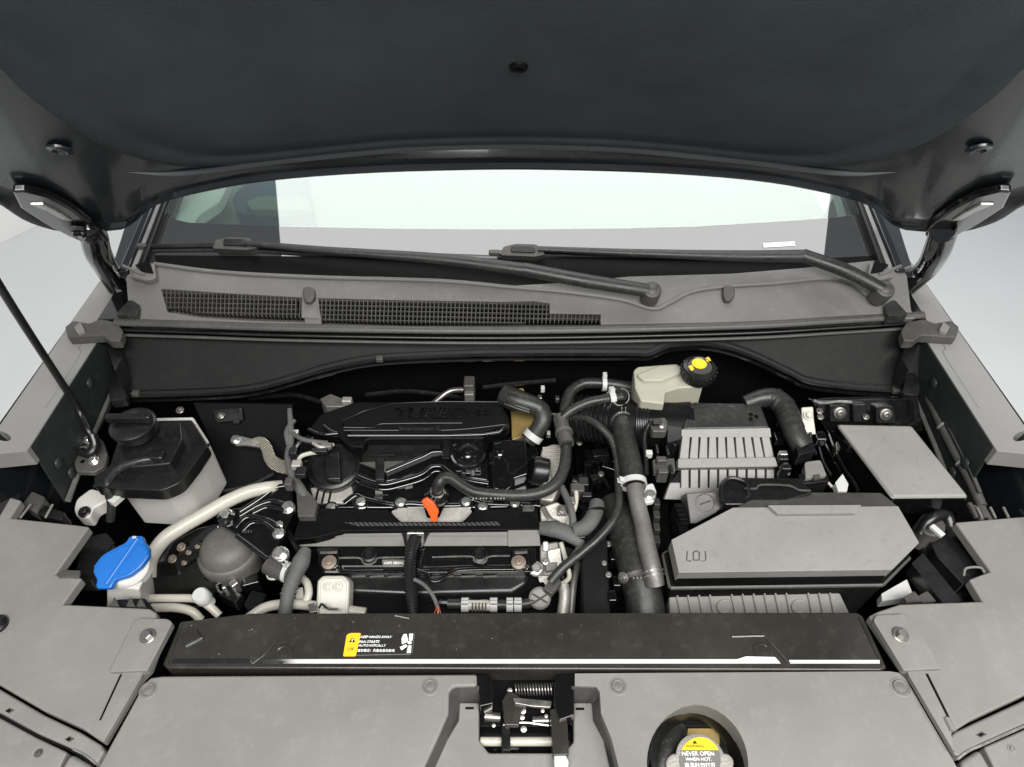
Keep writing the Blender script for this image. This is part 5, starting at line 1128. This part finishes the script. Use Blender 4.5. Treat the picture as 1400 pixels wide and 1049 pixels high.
# ================================================================= BATTERY COVER
bt = thing('battery_cover', 'large grey faceted battery cover behind the cross panel', 'battery cover', U(1085, 760, .88))
BT = .985
BP = Plane(694, BT, 783, BT-.012)
top = [(1002, 694), (1228, 692), (1257, 742), (1220, 779), (928, 783), (918, 738)]
prism('top', top, BP, .030, 'grey_box', bt, .005, 1, seg=3)
BB = Plane(694, BT+.0, 671, BT-.016)
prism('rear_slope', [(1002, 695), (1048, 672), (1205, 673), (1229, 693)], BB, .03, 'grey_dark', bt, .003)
prism('handle_lip', [(1050, 691), (1178, 690.5), (1170, 702), (1064, 703)], on(BP, .008), .012, 'grey_box', bt, .003, 1)
r1 = [BP(x, y)-BP.n*.020 for x, y in top]; c_ = sum(r1, Vector())/6
grow = lambda P, s: [c_+(p-c_)*s+Vector((0, 0, p.z-c_.z))*(1-s) for p in P]
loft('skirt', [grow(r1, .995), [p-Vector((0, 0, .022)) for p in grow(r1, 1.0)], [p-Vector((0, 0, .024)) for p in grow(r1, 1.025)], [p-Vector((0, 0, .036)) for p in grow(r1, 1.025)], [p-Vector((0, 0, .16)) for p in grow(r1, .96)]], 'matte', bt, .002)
rr = [p-Vector((0, 0, .028)) for p in grow(r1, 1.024)]
for i in range(6):
    if i in (2, 3, 4, 5): tube('skirt_bead', [rr[i], rr[i].lerp(rr[(i+1) % 6], .5), rr[(i+1) % 6]], .0035, 'grey_dark', bt, 8, metres=True)
# book symbol pressed into the lid
for q in ([(940, 754), (939, 766), (945, 767)], [(964, 754), (965, 766), (959, 767)], [(948, 757), (948, 766)], [(956, 757), (956, 766)], [(948, 766), (956, 766)], [(947, 757), (952, 753), (957, 757)]):
    tube('symbol_line', [on(BP, .0004)(*p) for p in q], .8, 'grey_dark', bt, 5, n=2)
tr = thing('battery_tray', 'ribbed grey tray front with two round holes under the battery cover', 'tray', U(1040, 822, .86))
TR = Plane(806, .905, 840, .868)
prism('face', [(914, 802), (1144, 802), (1166, 848), (916, 850)], TR, .03, 'grey_box', tr, .003)
for k in range(15):
    x = 924+k*15
    if abs(x+3-990) < 9 or abs(x+3-1092) < 9: continue
    prism('rib', [(x, 811), (x+2.6, 811), (x+8.6, 840), (x+6, 840)], on(TR, .0035), .005, 'grey_box', tr, .0008)
for x in (990, 1092):
    lathe('hole_rim', TR(x, 828)+TR.n*.002, [(11, -2), (10.5, 1), (9, 1.4), (8.5, 1)], 'grey_box', tr, TR.n, 22); lathe('hole', TR(x, 828)+TR.n*.002, [(9, -1), (8.8, .6), (5, -.3), (.01, -.6)], 'grey_dark', tr, TR.n, 20)  # dark disc on a solid face; its colour supplies the hole's shade
# white connector / bracket scraps beside battery
wb = thing('lamp_connector', 'white bracket scraps and black connector beside the battery cover', 'connector', U(1230, 810, .87))
prism('white_plate', [(1205, 812), (1240, 792), (1248, 812), (1246, 816), (1206, 822)], .90, .02, 'whitepart', wb, .003, 1)
for q in ([(1236, 816), (1250, 808), (1262, 822), (1240, 824)], [(1256, 814), (1268, 808), (1280, 822), (1262, 824)]):
    prism('black_fin', q, .93, .04, 'grey_dark', wb, .002, 1)
prism('grommet', ell(1276, 716, 20, 16, 20, 30), .945, .05, 'grey_dark', wb, .006)
tube('cable', [(1258, 730, .93), (1272, 710, .95), (1292, 704, .95), (1300, 720, .94)], 8, 'black', wb, 12)
box('white_tab', (1281, 726, .965), (.01, .022, .006), 'whitepart', wb, .001, Matrix.Rotation(.5, 3, 'Z'))
tube('lower_bar', [(1262, 744, .90), (1290, 790, .89), (1312, 830, .88)], 12, 'black', wb, 12)
# ---- engine control module
ecu = thing('control_module', 'black control module with a round boss beside the battery cover', 'control module', U(945, 690, .93))
EM = Plane(672, .968, 712, .945)
prism('case', [(938, 674), (980, 672), (990, 692), (978, 702), (952, 716), (944, 716)], EM, .04, 'grey_dark', ecu, .003, 2)
lathe('boss', EM(964, 688)+EM.n*.0004, [(13.5, -1), (13.5, .6), (12, .8), (11.5, .2), (.01, .2)], 'grey_dark', ecu, EM.n, 26)
tube('boss_bar', [EM(957, 690)+EM.n*.0014, EM(971, 685)+EM.n*.0014], 1.1, 'grey_dark', ecu, 6)
for k in range(5): box('terminal', EM(927+k*2, 694+k*6)+EM.n*.0, (.014, .007, .016), 'matte', ecu, .001)
prism('terminal_frame', [(920, 692), (934, 690), (942, 724), (930, 730)], .945, .04, 'matte', ecu, .002, 1)
# ================================================================= FUSE BOX, RIGHT
fb = thing('fuse_box', 'smooth grey lidded fuse box beside the dark fender wall', 'fuse box', U(1235, 640, .85))
FB = Plane(580, .985, 680, .978)
prism('lid', [(1145, 579, 4), (1247, 581, 4), (1326, 679, 4), (1222, 680, 6)], FB, .012, 'grey_box', fb, .006, seg=3)
prism('lid_skirt', [(1144, 580), (1248, 582), (1325, 681), (1221, 682)], on(FB, -.010), .05, 'gloss', fb, .003)
prism('base', [(1136, 588), (1248, 584), (1326, 684), (1216, 690)], .935, .12, 'gloss', fb, .004)
tube('base_lip', [(1132, 590, .945), (1140, 612, .945), (1154, 640, .945), (1170, 664, .945), (1173, 680, .943)], 2.6, 'gloss', fb, 8)
tube('base_lip', [(1128, 606, .925), (1140, 630, .925), (1158, 660, .925)], 2.2, 'gloss', fb, 8)
prism('hinge_tab', [(1142, 605), (1146, 602), (1150, 612), (1144, 616)], .955, .02, 'steel', fb, .002)
ft = thing('fuse_box_bracket', 'black steel bracket with two screws above the fuse box', 'bracket', U(1180, 570, .95))
FT = Plane(552, .985, 585, .945)
prism('rail', [(1110, 548), (1255, 545), (1262, 590), (1130, 592)], on(FT, -.008), .02, 'gloss', ft, .003, 2)
for x, y in ((1148, 565), (1211, 567)):
    prism('mount_pad', [(x-13, y-11), (x+11, y-12), (x+14, y+12), (x-13, y+12)], on(FT, .004), .014, 'black', ft, .003, 3)
    bolt(on(FT, .006)(x, y), 6.5, ft, 'steel', FT.n, 'pan', 'screw')
tube('bright_edge', [on(FT, .004)(*p) for p in ((1112, 548), (1125, 551), (1145, 549), (1164, 550))], 2.2, 'zinc', ft, 8)
prism('divider', [(1165, 552), (1185, 552), (1187, 578), (1167, 578)], on(FT, .0), .01, 'black', ft, .003)
tube('end_stay', [on(FT, .004)(1250, 548), on(FT, .004)(1252, 575)], 2, 'black', ft, 6)
for x, y in ((1121, 562), (1122, 570), (1184, 570)): bolt(on(FT, .003)(x, y), 3.4, ft, 'steel')
# white tag bracket + taped cable + connectors between filter and fuse box
wtg = thing('white_cable_tag', 'small ivory bracket bolted between the taped cable and fuse box', 'bracket', U(1106, 575, .95))
WT = Plane(555, .985, 596, .955)
prism('plate', [(1096, 557), (1112, 556), (1113, 572), (1116, 594), (1102, 594), (1097, 575)], WT, .006, 'coated', wtg, .002, 2)
bolt(on(WT, .002)(1105, 568), 5, wtg, 'coated', WT.n)
cb = thing('main_cable_loom', 'thick black taped loom bending down to a grey plug', 'harness', U(1080, 590, .97))
tube('loom', [(1018, 552, .985), (1040, 545, .992), (1058, 545, .992), (1072, 556, .99), (1080, 575, .985), (1088, 596, .98), (1098, 612, .972)], 15, 'rubber', cb, 18, radii=[.7, .85, .95, 1, 1, .95, 1])
for k in range(6):
    P_ = crom([U(1058, 545, .992), U(1072, 556, .99), U(1080, 575, .985), U(1088, 596, .98)], 4)
    clampring(P_[2*k], P_[min(2*k+1, 12)]-P_[max(2*k-1, 0)], 14.6, cb, 'rubber', 5, False, .8, 'tape_wrap')
prism('plug_body', [(1086, 600), (1110, 598), (1116, 616), (1092, 622)], .985, .03, 'black', cb, .003, 2)
prism('grey_plug', [(1100, 632, 4), (1122, 629, 4), (1130, 650), (1102, 654)], .975, .02, 'grey', cb, .003, 1)
prism('plug_base', [(1092, 648), (1130, 646), (1134, 658), (1096, 662)], .968, .03, 'black', cb, .003, 1)
prism('plug_latch', [(1112, 649), (1121, 648), (1122, 653), (1113, 654)], .978, .008, 'grey_dark', cb, .001)
prism('white_clip', [(1142, 660), (1152, 648), (1160, 662), (1158, 672), (1146, 672)], .965, .015, 'whitepart', cb, .002, 1)
for q, m_ in (([(1108, 592, .962), (1110, 606, .962), (1116, 622, .96)], 'black'), ([(1096, 590, .97), (1092, 580, .97), (1090, 572, .965)], 'coated'), ([(1120, 612, .95), (1126, 632, .95), (1136, 650, .95)], 'black'), ([(1130, 658, .955), (1138, 666, .955)], 'coated')):
    tube('wire', q, 2, m_, cb, 8)
for x, y in ((1062, 560), (1064, 600), (1066, 575), (1120, 600)):
    box('connector', (x, y, .945), (.02, .02, .02), 'gloss', cb, .003)
# right wall conduit
rc2 = thing('fender_conduit', 'grey conduit running along the dark fender wall past the fuse box', 'conduit', U(1300, 620, .92))
tube('conduit', [(1264, 528, .965), (1272, 548, .965), (1286, 578, .96), (1302, 610, .955), (1318, 640, .95), (1332, 668, .945), (1342, 692, .94)], 6.5, 'grey_dark', rc2, 14)
for x, y, z in ((1288, 582, .96), (1313, 632, .952)):
    clampring((x, y, z), (.4, -.8, -.1), 6.8, rc2, 'grey', 3, False, 1.2, 'band')
tube('second_line', [(1276, 540, .975), (1300, 588, .972), (1322, 632, .965), (1340, 674, .955)], 2.8, 'grey_dark', rc2, 10)
for k in range(4): box('wire_end', (1330+k*6, 698+(k % 2)*4, .94), (.008, .03, .008), 'grey_dark', rc2, .002)
# right apron panel under the hoses
ra_ = thing('bay_wall_block', 'black inner wall block behind the wing cover and fuse box', 'panel', U(1330, 740, .85))
prism('block', [(1310, 690), (1400, 680), (1420, 760), (1350, 830), (1290, 800)], .90, .1, 'deep', ra_, .006)
